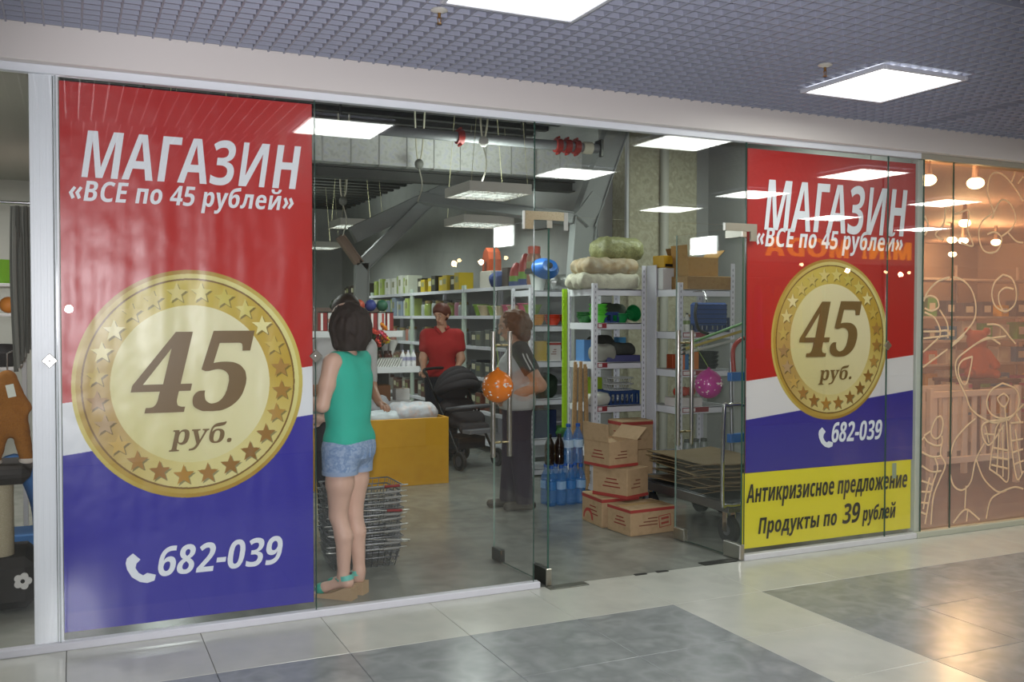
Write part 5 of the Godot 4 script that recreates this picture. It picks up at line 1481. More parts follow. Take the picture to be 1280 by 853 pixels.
# ---------------------------------------------------------------- counter, display stand, baskets
func counter_side() -> void:
	var t := thing("yellow_counter", "low yellow counter with plastic bags on top", "counter", V(0, 0, 0))
	var yel := noisy(["#d89c10", "#e0a61a", "#dca014"], 0.02, 0.8, 0.45, 0.0, 0.0, 71)
	part(t, "front_panel", bc(V(2.0, 0.0, -3.57), V(3.294, 0.64, -3.55)), yel)
	part(t, "side_panel", bc(V(3.274, 0.0, -4.1), V(3.294, 0.64, -3.57)), yel)
	part(t, "side_panel", bc(V(2.0, 0.0, -4.1), V(2.02, 0.64, -3.57)), yel)
	part(t, "back_panel", bc(V(2.02, 0.0, -4.1), V(3.274, 0.64, -4.08)), yel)
	part(t, "shelf", bc(V(2.02, 0.55, -4.08), V(3.274, 0.57, -3.57)), mat("#a8a49a", 0.6))
	g_sack("plastic_bag", "white plastic bag with a reddish print on the yellow counter", "bag", noisy(["#d8dce0", "#c8ccd4", "#dcb8a8"], 0.015, 2.5, 0.4, 0.0, 0.3, 73), V(0.42, 0.2, 0.3), V(3.0, 0.571, -3.78), 0.15, 24)
	g_sack("plastic_bag", "flat white plastic bag at the counter's front edge", "bag", mat("#ccd4d8", 0.4), V(0.36, 0.13, 0.22), V(2.64, 0.571, -3.72), -0.1, 25)
	g_sack("striped_cushion", "grey striped cushion lying behind the plastic bags", "cushion", noisy(["#77787e", "#98989c", "#85868c"], 0.06, 4.0, 0.9, 0.0, 0.0, 75), V(0.46, 0.26, 0.22), V(2.58, 0.571, -3.95), 0.0, 26)
	# tiered white display stand
	t = thing("display_stand", "white tiered display stand behind the yellow counter", "stand", V(0, 0, 0))
	var wm := mat("#d6d8d8", 0.45)
	var k := 0
	for b in [[1.45, 3.05], [1.1, 3.15], [0.74, 3.14], [0.3, 3.1]]:
		var zf := -4.0 if k == 1 else -4.22
		var o := part(t, "board", bc(V(1.4, b[0] - 0.03, -4.85), V(b[1], b[0], zf)), wm)
		part(o, "front_edge", bc(V(1.4, b[0] - 0.05, zf), V(b[1], b[0] + 0.012, zf + 0.01)), wm)
		k += 1
	part(t, "back_panel", bc(V(1.4, 0.05, -4.88), V(3.0, 1.7, -4.85)), mat("#6c5a50", 0.6))
	for x in [1.42, 2.2, 2.96]:
		part(t, "bracket", bc(V(x, 0.0, -4.85), V(x + 0.02, 1.44, -4.4)), mat("#8c8c88", 0.5))
	for i in 9:
		var c := thing("paper_cup_pack", "white and red striped carton on the display stand's top tier, %s from its end" % ["first", "second", "third", "fourth", "fifth", "sixth", "seventh", "eighth", "ninth"][i], "carton", V(2.93 - 0.085 * i, 1.463, -4.3), 0.0, "striped cartons on the top tier")
		part(c, "body", bx(V(0, 0.09, 0), V(0.075, 0.18, 0.08)), mat("#d4d4d0" if i % 2 else "#8c2c2a", 0.5))
		part(c, "stripe", bx(V(0.012 if i % 2 else -0.015, 0.09, 0.0405), V(0.022, 0.17, 0.001), 0.0), mat("#a83830" if i % 2 else "#e4e4e0", 0.5))
		part(c, "lid", bx(V(0, 0.186, 0), V(0.077, 0.012, 0.082)), mat("#1c201c", 0.5))
	for i in 5:
		var col: String = ["#1f5a40", "#2c3a80", "#b0482c", "#284a9c", "#20301c"][i]
		solo("novelty_ball", ["dark green", "indigo", "rust red", "bright blue", "black green"][i] + " ball on the cartons of the display stand", "ball", Geo.new().ball(V(0, 0.06, 0), V(0.06, 0.06, 0.06), 14).mesh(), mat(col, 0.5), V(2.86 - 0.12 * i, 1.658, -4.3))
	# second tier: white sachets, canisters, jars
	for i in 10:
		var c := thing("sachet", "flat white sachet leaning in a row on the second tier, %s along" % ["first", "second", "third", "fourth", "fifth", "sixth", "seventh", "eighth", "ninth", "tenth"][i], "sachet", V(2.96 - 0.026 * i, 1.101, -4.07), 0.0, "white sachets in a row")
		part(c, "body", Geo.new().box(V(0, 0.045, 0), V(0.014, 0.1, 0.09), Basis(Vector3.BACK, -0.5)).mesh(), mat("#d2d2cc", 0.5))
		part(c, "crimp", Geo.new().box(V(0.026, 0.092, 0), V(0.004, 0.014, 0.09), Basis(Vector3.BACK, -0.5)).mesh(), mat("#a8aca8", 0.4))
	for i in 3:
		g_bottle("white_canister", "white canister at the second tier's end, %s" % ["nearest the sachets", "the middle one", "at the very end"][i], "canister", mat("#d8d8d8", 0.4), "#c8c8d8", 0.028, 0.17, V(3.0 + 0.055 * i, 1.101, -4.06), "", "#9a9ab8")
	for i in 4:
		g_jar("brown jar behind the white sachets", "#4a2418", "#30180f", 0.045, 0.16, V(2.92 - 0.11 * i, 1.101, -4.3), "brown jars behind the sachets")
	var u := thing("white_urn", "white footed urn under the display stand's top tier", "urn", V(2.99, 1.101, -4.5))
	part(u, "bowl", Geo.new().lathe([Vector2(0, 0.05), Vector2(0.03, 0.06), Vector2(0.05, 0.12), Vector2(0.09, 0.22), Vector2(0.1, 0.26), Vector2(0.09, 0.26), Vector2(0, 0.14)], 18).mesh(), mat("#d0d0ca", 0.4))
	part(u, "foot", Geo.new().lathe([Vector2(0, 0), Vector2(0.05, 0), Vector2(0.025, 0.05), Vector2(0, 0.06)], 16).mesh(), mat("#d0d0ca", 0.4))
	# bouquet
	t = thing("flower_bouquet", "bouquet of red, orange and yellow artificial flowers on the stand", "flowers", V(2.68, 1.101, -4.1))
	part(t, "pot", Geo.new().lathe([Vector2(0, 0), Vector2(0.07, 0), Vector2(0.085, 0.12), Vector2(0, 0.12)], 18).mesh(), mat("#2c3a24", 0.6))
	var cols := ["#c03a2a", "#e08a18", "#d8c020", "#b82c48", "#c8402c", "#d0506a", "#a82430"]
	var words := ["red", "orange", "yellow", "crimson", "red", "pink", "dark red"]
	for i in 16:
		var p := V(rng.randf_range(-0.16, 0.16), rng.randf_range(0.2, 0.44), rng.randf_range(-0.04, 0.09))
		var f := part(t, "flower", petals(0.052), mat(cols[i % 7], 0.7), Transform3D(Basis(Vector3.UP, rng.randf() * 3.0) * Basis(Vector3.RIGHT, rng.randf_range(0.6, 1.2)), p))
		f.set_meta("label", words[i % 7] + " flower")
		part(t, "stem", Geo.new().rod(V(p.x * 0.2, 0.1, 0), p, 0.004, 5).mesh(), mat("#34502a", 0.7))
	for i in 14:
		var a := rng.randf() * TAU
		part(t, "leaf", Geo.new().ball(V(0, 0.07, 0), V(0.02, 0.07, 0.004), 8).mesh(), mat("#2c4424", 0.7), Transform3D(Basis(Vector3.UP, a) * Basis(Vector3.RIGHT, rng.randf_range(0.2, 0.9)), V(rng.randf_range(-0.1, 0.1), rng.randf_range(0.12, 0.26), 0)))
	# third tier
	g_carton("small white box at the end of the third tier", V(0.15, 0.12, 0.12), V(3.06, 0.752, -4.3), 0.0, "", false, mat("#d0d0cc", 0.5))
	g_carton("long tan carton on the third tier", V(0.5, 0.16, 0.2), V(2.68, 0.752, -4.34), 0.0, "", false, mat("#8a5c38", 0.7))
	g_sack("black_bag", "black bag with a pale mark on the third tier", "bag", mat("#16181c", 0.6), V(0.3, 0.15, 0.2), V(2.66, 0.914, -4.36), 0.0, 28)
	g_carton("maroon carton on the bottom tier behind the counter", V(0.6, 0.3, 0.3), V(2.7, 0.301, -4.45), 0.0, "", false, mat("#4a241c", 0.7))
	basket_stack()
	stroller()

func petals(r: float) -> ArrayMesh:
	var g := Geo.new()
	for k in 8:
		var a := TAU * k / 8
		g.ball(V(cos(a) * r * 0.6, 0.0, sin(a) * r * 0.6), V(r * 0.5, r * 0.16, r * 0.34), 8, Basis(Vector3.UP, -a) * Basis(Vector3.BACK, 0.5))
	g.ball(V(0, r * 0.1, 0), V(r * 0.35, r * 0.3, r * 0.35), 8)
	return g.mesh()

func basket_stack() -> void:
	# nested wire baskets: each is a thing of its own
	var frame := Geo.new()
	var rim := Geo.new()
	var ring := func(y: float, hx: float, hz: float) -> Array:
		var out := []
		for c in [[1, 1], [-1, 1], [-1, -1], [1, -1], [1, 1]]:
			out.append(V(c[0] * hx, y, c[1] * hz))
		return out
	rim.tube(ring.call(0.12, 0.235, 0.165), 0.0048, 6)
	for y in [0.06]:
		var f: float = 0.86 + 0.14 * y / 0.12
		frame.tube(ring.call(y, 0.235 * f, 0.165 * f), 0.0028, 5)
	for i in 11:
		var x := -0.19 + 0.038 * i
		frame.tube([V(x * 1.14, 0.12, 0.165), V(x, 0.0, 0.14), V(x, 0.0, -0.14), V(x * 1.14, 0.12, -0.165)], 0.0024, 5)
	for i in 7:
		var z := -0.12 + 0.04 * i
		frame.tube([V(0.235, 0.12, z * 1.14), V(0.2, 0.0, z), V(-0.2, 0.0, z), V(-0.235, 0.12, z * 1.14)], 0.0024, 5)
	var fm := frame.mesh()
	var rm := rim.mesh()
	var hm := Geo.new().tube(spline([V(-0.238, 0.12, 0.16), V(-0.242, 0.126, 0.19), V(0, 0.123, 0.2), V(0.242, 0.126, 0.19), V(0.238, 0.12, 0.16)]), 0.004, 6).mesh()
	var gm := Geo.new().rod(V(0.1, 0.1235, 0.201), V(0.2, 0.1245, 0.2), 0.009, 8).mesh()
	var chrome := mat("#8c8e90", 0.35, 0.85)
	var words := ["lowest", "second", "third", "fourth", "fifth", "sixth", "seventh", "eighth", "ninth", "tenth", "eleventh", "topmost"]
	for i in 12:
		var t := thing("shopping_basket", "wire shopping basket beside the woman's legs, %s of the nested stack%s" % [words[i], "" if i == 0 or i == 11 else " from the floor"], "basket", V(1.69 + rng.randf_range(-0.008, 0.008), 0.004 + 0.036 * i, -0.98 + rng.randf_range(-0.008, 0.008)), rng.randf_range(-0.04, 0.04), "stack of wire baskets")
		part(t, "wires", fm, chrome)
		part(t, "rim", rm, chrome)
		var tiltx := Transform3D(Basis(Vector3.BACK, [0.0, 0.0, -0.12, 0.0, 0.0, 0.05, 0.0, -0.08, 0.0, 0.0, 0.0, 0.0][i]), Vector3.ZERO)
		var h := part(t, "handle", hm, mat("#c4c4c0", 0.3, 0.8), tiltx)
		part(h, "grip", gm, mat("#8c2020" if i in [11, 7] else "#8a8a86", 0.5))

func stroller() -> void:
	var t := thing("baby_stroller", "dark grey baby stroller in front of the man in red", "stroller", V(3.82, 0, -4.55), 0.25)
	var cloth := mat("#3a3638", 0.9)
	var frame := mat("#2a2a2c", 0.4, 0.6)
	part(t, "seat", Geo.new().flesh([[V(-0.14, 0.5, 0.1), 0.09, V(0.14, 0.5, 0.1), 0.09], [V(-0.13, 0.62, -0.08), 0.09, V(0.13, 0.62, -0.08), 0.09], [V(-0.12, 0.8, -0.16), 0.08, V(0.12, 0.8, -0.16), 0.08], [V(-0.13, 0.42, 0.24), 0.06, V(0.13, 0.42, 0.24), 0.06]], 0.02, 0.06).mesh(), cloth)
	var hood := Geo.new()
	for k in 4:
		var a := 0.15 + 0.34 * k
		var pts := []
		for i in 11:
			var q := PI * i / 10
			var p := V(cos(q) * 0.23, sin(q) * 0.23, 0)
			pts.append(V(p.x, 0.8 + p.y * cos(a), -0.1 + p.y * sin(a)))
		hood.tube(pts, 0.05, 8)
	part(t, "canopy", hood.mesh(), mat("#332f32", 0.9))
	part(t, "bumper_bar", Geo.new().tube(spline([V(-0.22, 0.62, 0.05), V(-0.2, 0.65, 0.24), V(0, 0.66, 0.3), V(0.2, 0.65, 0.24), V(0.22, 0.62, 0.05)]), 0.02, 8).mesh(), mat("#66666a", 0.6))
	part(t, "tray", Geo.new().box(V(0, 0.4, 0.34), V(0.36, 0.04, 0.14)).mesh(), mat("#707074", 0.6))
	part(t, "basket", Geo.new().box(V(0, 0.26, 0), V(0.36, 0.12, 0.4)).mesh(), mat("#262428", 0.9))
	for s in [-1.0, 1.0]:
		part(t, "frame_tube", Geo.new().rod(V(s * 0.23, 0.1, 0.32), V(s * 0.22, 0.98, -0.34), 0.014, 10).mesh(), frame)
		part(t, "frame_tube", Geo.new().rod(V(s * 0.23, 0.1, -0.3), V(s * 0.22, 0.62, 0.05), 0.014, 10).mesh(), frame)
		for z in [0.32, -0.3]:
			var w := part(t, "wheel", Geo.new().lathe([Vector2(0.055, -0.018), Vector2(0.095, -0.02), Vector2(0.1, 0.0), Vector2(0.095, 0.02), Vector2(0.055, 0.018)], 20, Transform3D(Basis(Vector3.BACK, PI / 2), V(s * 0.25, 0.1, z))).mesh(), M.rubber)
			part(w, "hub", Geo.new().lathe([Vector2(0, -0.012), Vector2(0.06, -0.012), Vector2(0.06, 0.012), Vector2(0, 0.012)], 14, Transform3D(Basis(Vector3.BACK, PI / 2), V(s * 0.25, 0.1, z))).mesh(), mat("#55555a", 0.5))
	part(t, "push_bar", Geo.new().tube(spline([V(-0.22, 0.97, -0.33), V(-0.2, 1.03, -0.38), V(0.2, 1.03, -0.38), V(0.22, 0.97, -0.33)]), 0.016, 8).mesh(), M.rubber)

# ---------------------------------------------------------------- cartons, bottles, cart by the doors
func floor_goods() -> void:
	var t := g_carton("lowest carton with a red fan print, next to the water bottles", V(0.32, 0.225, 0.34), V(3.81, 0.0, -1.385), -0.05, "high")
	var fan := PackedVector2Array()
	for i in 9:
		fan.append(Vector2(cos(PI * i / 8), sin(PI * i / 8)) * 0.085)
	part(t, "printed_fan", Geo.new().prism(fan, 0.0, 0.001, Transform3D(Basis(Vector3.UP, -PI / 2), V(-0.161, 0.03, -0.06))).mesh(), mat("#a8403a", 0.8))
	fan = PackedVector2Array()
	for i in 9:
		fan.append(Vector2(cos(PI * i / 8), sin(PI * i / 8)) * 0.06)
	part(t, "printed_fan", Geo.new().prism(fan, 0.001, 0.002, Transform3D(Basis(Vector3.UP, -PI / 2), V(-0.161, 0.03, -0.06))).mesh(), M.card)
	t = g_carton("wide carton with a red top band, lowest and nearest the doorway", V(0.4, 0.2, 0.3), V(3.875, 0.0, -1.045), 0.06, "high")
	part(t, "printed_frame", Geo.new().box(V(0.11, 0.09, 0.151), V(0.11, 0.09, 0.001), Basis(Vector3.BACK, 0.1), 0.0).mesh(), mat("#9c443a", 0.8))
	part(t, "printed_frame", Geo.new().box(V(0.11, 0.09, 0.1516), V(0.098, 0.078, 0.001), Basis(Vector3.BACK, 0.1), 0.0).mesh(), M.card)
	for k in 2:
		part(t, "printed_mark", Geo.new().box(V(0.11, 0.075 + 0.035 * k, 0.1522), V(0.07, 0.016, 0.001), Basis(Vector3.BACK, 0.1), 0.0).mesh(), mat("#9c443a", 0.8))
	g_carton("closed carton with a red foot band, second of the pile", V(0.26, 0.225, 0.34), V(3.85, 0.227, -1.3), 0.35, "low")
	g_carton("open carton with raised flaps topping the pile", V(0.29, 0.2, 0.3), V(3.8, 0.455, -1.36), 0.18, "low", true)
	# water bottles in two layers
	var blue := StandardMaterial3D.new()
	blue.albedo_color = Color(Color("#3a86cc"), 0.36)
	blue.transparency = BaseMaterial3D.TRANSPARENCY_ALPHA
	blue.roughness = 0.08
	for j in 2:
		for i in 4:
			g_bottle("water_bottle", "large blue water bottle on the floor, %s row, %s from the post side" % [["front", "rear"][j], ["first", "second", "third", "fourth"][i]], "bottle", blue, "#2458a8", 0.046, 0.34, V(3.69 + 0.095 * i, 0.0, -2.16 - 0.1 * j), "blue water bottles on the floor", "#8fb4d8" if (i + j) % 2 else "#3a78b8")
	for i in 2:
		g_bottle("water_bottle", "blue water bottle standing on the lower layer, %s" % ["beside the dark bottles", "behind the open carton"][i], "bottle", blue, "#2458a8", 0.046, 0.34, V(3.88 + 0.095 * i, 0.343, -2.21), "", "#b4cce0")
	var dark := mat("#20140e", 0.12)
	for i in 2:
		g_bottle("dark_bottle", "dark brown bottle on the water bottles, %s" % ["toward the white shirted woman", "toward the blue bottles"][i], "bottle", dark, "#141414", 0.042, 0.26, V(3.7 + 0.095 * i, 0.343, -2.21))
	# flatbed cart with flattened cardboard
	t = thing("platform_cart", "steel platform cart with a chrome loop handle, loaded with cardboard", "cart", V(4.45, 0, -0.92))
	part(t, "platform", bx(V(0, 0.31, 0), V(0.66, 0.03, 1.24)), mat("#4c4e50", 0.4, 0.6))
	part(t, "frame", bx(V(-0.325, 0.28, 0), V(0.03, 0.07, 1.24)), mat("#6c6e70", 0.35, 0.8))
	part(t, "frame", bx(V(0.325, 0.28, 0), V(0.03, 0.07, 1.24)), mat("#6c6e70", 0.35, 0.8))
	for z in [-0.6, 0.6]:
		part(t, "frame", bx(V(0, 0.28, z), V(0.62, 0.07, 0.03)), mat("#6c6e70", 0.35, 0.8))
	for x in [-0.24, 0.24]:
		for z in [-0.5, 0.5]:
			var w := part(t, "wheel", Geo.new().lathe([Vector2(0.0, -0.024), Vector2(0.095, -0.024), Vector2(0.1, -0.012), Vector2(0.1, 0.012), Vector2(0.095, 0.024), Vector2(0, 0.024)], 24, Transform3D(Basis(Vector3.BACK, PI / 2), V(x, 0.1, z))).mesh(), M.rubber)
			part(w, "hub", Geo.new().lathe([Vector2(0, -0.028), Vector2(0.04, -0.027), Vector2(0.04, 0.027), Vector2(0, 0.028)], 14, Transform3D(Basis(Vector3.BACK, PI / 2), V(x, 0.1, z))).mesh(), mat("#8a8c8e", 0.4, 0.7))
			for s in [-1.0, 1.0]:
				part(w, "fork", bx(V(x + s * 0.036, 0.17, z), V(0.006, 0.16, 0.05)), M.chrome)
	for x0 in [-0.42, 0.2]:
		part(t, "handle", Geo.new().tube(spline([V(x0, 0.36, 0.66), V(x0, 0.95, 0.67), V(x0 + 0.04, 1.0, 0.67), V(x0 + 0.16, 1.0, 0.67), V(x0 + 0.2, 0.95, 0.67), V(x0 + 0.2, 0.36, 0.66), V(x0 + 0.16, 0.31, 0.655), V(x0 + 0.04, 0.31, 0.655)], true), 0.014, 12).mesh(), M.chrome)
	part(t, "handle_mount", bx(V(0, 0.3, 0.635), V(0.6, 0.04, 0.05)), mat("#6c6e70", 0.35, 0.8))
	var tones := ["#746044", "#857050", "#6b583c", "#8a744f", "#726046", "#7f6a48", "#786648"]
	for i in 7:
		var c := thing("cardboard_sheet", "flattened cardboard sheet on the cart, %s from below" % ["first", "second", "third", "fourth", "fifth", "sixth", "topmost"][i], "cardboard", V(4.45 + rng.randf_range(-0.04, 0.04), 0.337 + 0.03 * i, -0.95 + rng.randf_range(-0.1, 0.06)), rng.randf_range(-0.16, 0.16), "flattened cardboard on the cart")
		var bend := rng.randf_range(0.02, 0.06)
		var g := Geo.new()
		var n := 8
		for q in n:
			var a := float(q) / n - 0.5
			var b := float(q + 1) / n - 0.5
			var ya := bend * (1.0 - cos(a * 3.0)) * 0.5
			var yb := bend * (1.0 - cos(b * 3.0)) * 0.5
			g.box(V((a + b) * 0.3, (ya + yb) / 2 + 0.004, 0), V(0.6 / n + 0.002, 0.006, 0.8), Basis(Vector3.BACK, atan2(yb - ya, 0.6 / n)), 0.0)
		part(c, "sheet", g.mesh(), mat(tones[i], 0.9))
		part(c, "flap", Geo.new().box(V(-0.3, 0.014, 0.41), V(0.24, 0.005, 0.12), Basis(Vector3.RIGHT, -0.25)).mesh(), mat(tones[(i + 2) % 7], 0.9))
	# hand truck with blue bars and a red loop
	t = thing("hand_truck", "hand truck with blue cross bars and a red handle loop beside the banner", "hand truck", V(5.02, 0, -1.25), 0.1)
	for x in [-0.14, 0.14]:
		part(t, "rail", Geo.new().rod(V(x, 0.08, 0), V(x, 1.25, -0.04), 0.016, 10).mesh(), mat("#8c8f92", 0.35, 0.7))
		part(t, "wheel", Geo.new().lathe([Vector2(0, -0.02), Vector2(0.09, -0.02), Vector2(0.095, 0), Vector2(0.09, 0.02), Vector2(0, 0.02)], 20, Transform3D(Basis(Vector3.BACK, PI / 2), V(x * 1.35, 0.095, -0.07))).mesh(), M.rubber)
	for y in [0.62, 1.12]:
		part(t, "cross_bar", bx(V(0, y, 0.0), V(0.38, 0.07, 0.05)), mat("#1f68b4", 0.4))
	part(t, "toe_plate", bx(V(0, 0.02, 0.1), V(0.34, 0.012, 0.2)), mat("#8c8f92", 0.35, 0.7))
	part(t, "handle_loop", Geo.new().tube(spline([V(-0.14, 1.16, 0.0), V(-0.13, 1.34, -0.02), V(-0.04, 1.42, -0.03), V(0.04, 1.42, -0.03), V(0.13, 1.34, -0.02), V(0.14, 1.16, 0.0)]), 0.018, 10).mesh(), mat("#a02c22", 0.4))
	# a hanging bag of tools above it, on the end of the rack
	t = thing("tool_bag", "blue mesh tool bag with black straps hanging at the rack's end", "bag", V(5.03, 1.5, -1.78))
	part(t, "panel", bx(V(0, 0.13, 0), V(0.34, 0.2, 0.1), 0.02), mat("#2c4a86", 0.8))
	for y in 5:
		part(t, "mesh_line", bx(V(0, 0.05 + 0.04 * y, 0.0515), V(0.32, 0.006, 0.002), 0.0), mat("#1a2a50", 0.8))
	part(t, "strap", Geo.new().tube(spline([V(-0.15, 0.22, 0.03), V(-0.2, 0.12, 0.08), V(-0.16, 0.0, 0.08), V(-0.05, -0.04, 0.06)]), 0.014, 8).mesh(), M.black)
	part(t, "hook", Geo.new().tube([V(0, 0.22, -0.02), V(0, 0.33, -0.06), V(0, 0.33, -0.24)], 0.006, 6).mesh(), M.chrome)
	for k in 3:
		var s := thing("garden_stake", ["pale green", "yellow", "white"][k] + " garden stake slung under the tool bag", "stake", V(5.0, 1.44 - 0.035 * k, -1.66))
		part(s, "shaft", Geo.new().rod(V(-0.3, -0.07, 0), V(0.3, 0.11 - 0.03 * k, 0), 0.012, 8).mesh(), mat(["#6a9a5c", "#b8a850", "#b8bcb4"][k], 0.5))
		part(s, "tip", Geo.new().rod(V(-0.34, -0.082, 0), V(-0.3, -0.07, 0), 0.003, 8, 0.012).mesh(), M.black)

# ---------------------------------------------------------------- balloons on the door handles
func balloon(label: String, c: String, at: Vector3, r: float, tie: Vector3, seed_: int) -> void:
	var t := thing("balloon", label, "balloon", at, 0.0, "balloons tied to the door handles")
	var m := mat(c, 0.22)
	part(t, "skin", Geo.new().lathe([Vector2(0, -r), Vector2(r * 0.3, -r * 0.95), Vector2(r * 0.6, -r * 0.8), Vector2(r * 0.85, -r * 0.52), Vector2(r * 0.98, -r * 0.15), Vector2(r * 0.98, r * 0.2), Vector2(r * 0.84, r * 0.58), Vector2(r * 0.55, r * 0.88), Vector2(r * 0.2, r * 1.06), Vector2(0.012, r * 1.13), Vector2(0.006, r * 1.16), Vector2(0.014, r * 1.24), Vector2(0, r * 1.24)], 32).mesh(), m)
	var lr := RandomNumberGenerator.new()
	lr.seed = seed_
	var g := Geo.new()
	for i in 60:
		var a := lr.randf_range(0, TAU)
		var y := lr.randf_range(-0.75, 0.6)
		var d := V(cos(a) * sqrt(1.0 - y * y), y, sin(a) * sqrt(1.0 - y * y))
		if i > 34:
			# a longer printed splash round the middle
			a = lr.randf_range(0.9, 1.6) + (PI if i % 2 else 0.0)
			d = V(cos(a), lr.randf_range(0.05, 0.3), sin(a)).normalized()
		var q := Basis(Quaternion(V(0, 0, 1), d))
		g.ball(d * r * 0.965, V(lr.randf_range(0.004, 0.013), lr.randf_range(0.004, 0.009), 0.004), 8, q)
	part(t, "print", g.mesh(), mat("#e8dcd4", 0.4))
	part(t, "string", Geo.new().tube(spline([V(0, r * 1.18, 0), (tie - at) * 0.5 + V(0.008, r * 0.5, 0), tie - at]), 0.002, 6).mesh(), mat("#8fae4c", 0.6))

func door_balloons() -> void:
	balloon("orange balloon with white print tied to a door handle", "#d8741c", V(2.44, 1.16, -0.47), 0.1, V(2.468, 1.42, -0.56), 5)
	balloon("magenta balloon with white print tied to a door handle", "#a82a80", V(4.1, 1.125, -0.52), 0.1, V(4.012, 1.42, -0.58), 6)

# ---------------------------------------------------------------- people; each stands at its feet, facing -z before turning
func hand(g: Geo, wrist: Vector3, dir: Vector3, palm_n: Vector3, thumb_side: float, curl: float) -> void:
	var d := dir.normalized()
	var nn := (palm_n - d * palm_n.dot(d)).normalized()
	var s := d.cross(nn).normalized() * thumb_side
	var b := [[wrist, 0.024, wrist + d * 0.03, 0.024], [wrist + d * 0.03 + s * 0.018, 0.02, wrist + d * 0.08 + s * 0.022, 0.015], [wrist + d * 0.03 - s * 0.018, 0.02, wrist + d * 0.075 - s * 0.024, 0.014]]
	var len := [0.068, 0.076, 0.07, 0.055]
	for i in 4:
		var base: Vector3 = wrist + d * (0.078 - 0.004 * absf(i - 1.2)) + s * (0.027 - 0.018 * i)
		var l: float = len[i]
		var d1 := (d + nn * curl * 0.5).normalized()
		var d2 := (d + nn * curl * 1.3).normalized()
		var d3 := (d * (1.0 - curl * 0.4) + nn * curl * 2.0).normalized()
		var p1 := base + d1 * l * 0.42
		var p2 := p1 + d2 * l * 0.32
		b.append([base, 0.0092, p1, 0.0085])
		b.append([p1, 0.0085, p2, 0.0078])
		b.append([p2, 0.0078, p2 + d3 * l * 0.26, 0.0068])
	var tb := wrist + d * 0.028 + s * 0.026
	var t1 := tb + (d * 0.7 + s * 0.7 + nn * 0.3).normalized() * 0.034
	b.append([tb, 0.0125, t1, 0.0105])
	b.append([t1, 0.0105, t1 + (d + s * 0.15 + nn * (0.3 + curl * 0.4)).normalized() * 0.03, 0.0085])
	g.flesh(b, 0.0042, 0.008)

func head(g: Geo, c: Vector3, look: Basis, s := 1.0) -> void:
	# c is the middle of the head; the face points along look * -z
	var q := func(x: float, y: float, z: float) -> Vector3: return c + look * (V(x, y, z) * s)
	g.flesh([
		[q.call(0, 0.035, 0.01), 0.082 * s, q.call(0, 0.03, 0.03), 0.078 * s], [q.call(0, -0.01, -0.02), 0.066 * s, q.call(0, -0.06, -0.035), 0.046 * s], [q.call(-0.02, -0.09, -0.045), 0.024 * s, q.call(0.02, -0.09, -0.045), 0.024 * s],
		[q.call(0, 0.0, -0.088), 0.009 * s, q.call(0, -0.03, -0.104), 0.012 * s], [q.call(-0.04, 0.022, -0.07), 0.014 * s, q.call(0.04, 0.022, -0.07), 0.014 * s], [q.call(-0.018, -0.058, -0.082), 0.007 * s, q.call(0.018, -0.058, -0.082), 0.007 * s],
		[q.call(-0.078, 0.0, 0.012), 0.014 * s, q.call(-0.08, -0.035, 0.008), 0.01 * s], [q.call(0.078, 0.0, 0.012), 0.014 * s, q.call(0.08, -0.035, 0.008), 0.01 * s]], 0.006 * s, 0.018)

func eyes(t: Node3D, c: Vector3, look: Basis, s := 1.0) -> void:
	for e in [-1.0, 1.0]:
		var o := part(t, "eye", Geo.new().ball(c + look * (V(e * 0.031, 0.006, -0.076) * s), V(0.012, 0.007, 0.007) * s, 10, look).mesh(), mat("#d8d4cc", 0.3))
		part(o, "iris", Geo.new().ball(c + look * (V(e * 0.031, 0.006, -0.0815) * s), V(0.005, 0.005, 0.003) * s, 8, look).mesh(), mat("#3c2c20", 0.3))
		part(t, "eyebrow", Geo.new().tube([c + look * (V(e * 0.016, 0.028, -0.086) * s), c + look * (V(e * 0.032, 0.033, -0.084) * s), c + look * (V(e * 0.05, 0.026, -0.074) * s)], 0.004 * s, 6).mesh(), mat("#5a3a26", 0.8))
	part(t, "lips", Geo.new().ball(c + look * (V(0, -0.057, -0.089) * s), V(0.02, 0.006, 0.005) * s, 10, look).mesh(), mat("#a8685c", 0.5))

func people() -> void:
	woman_in_teal()
	woman_in_white()
	man_in_red()
	person_behind()

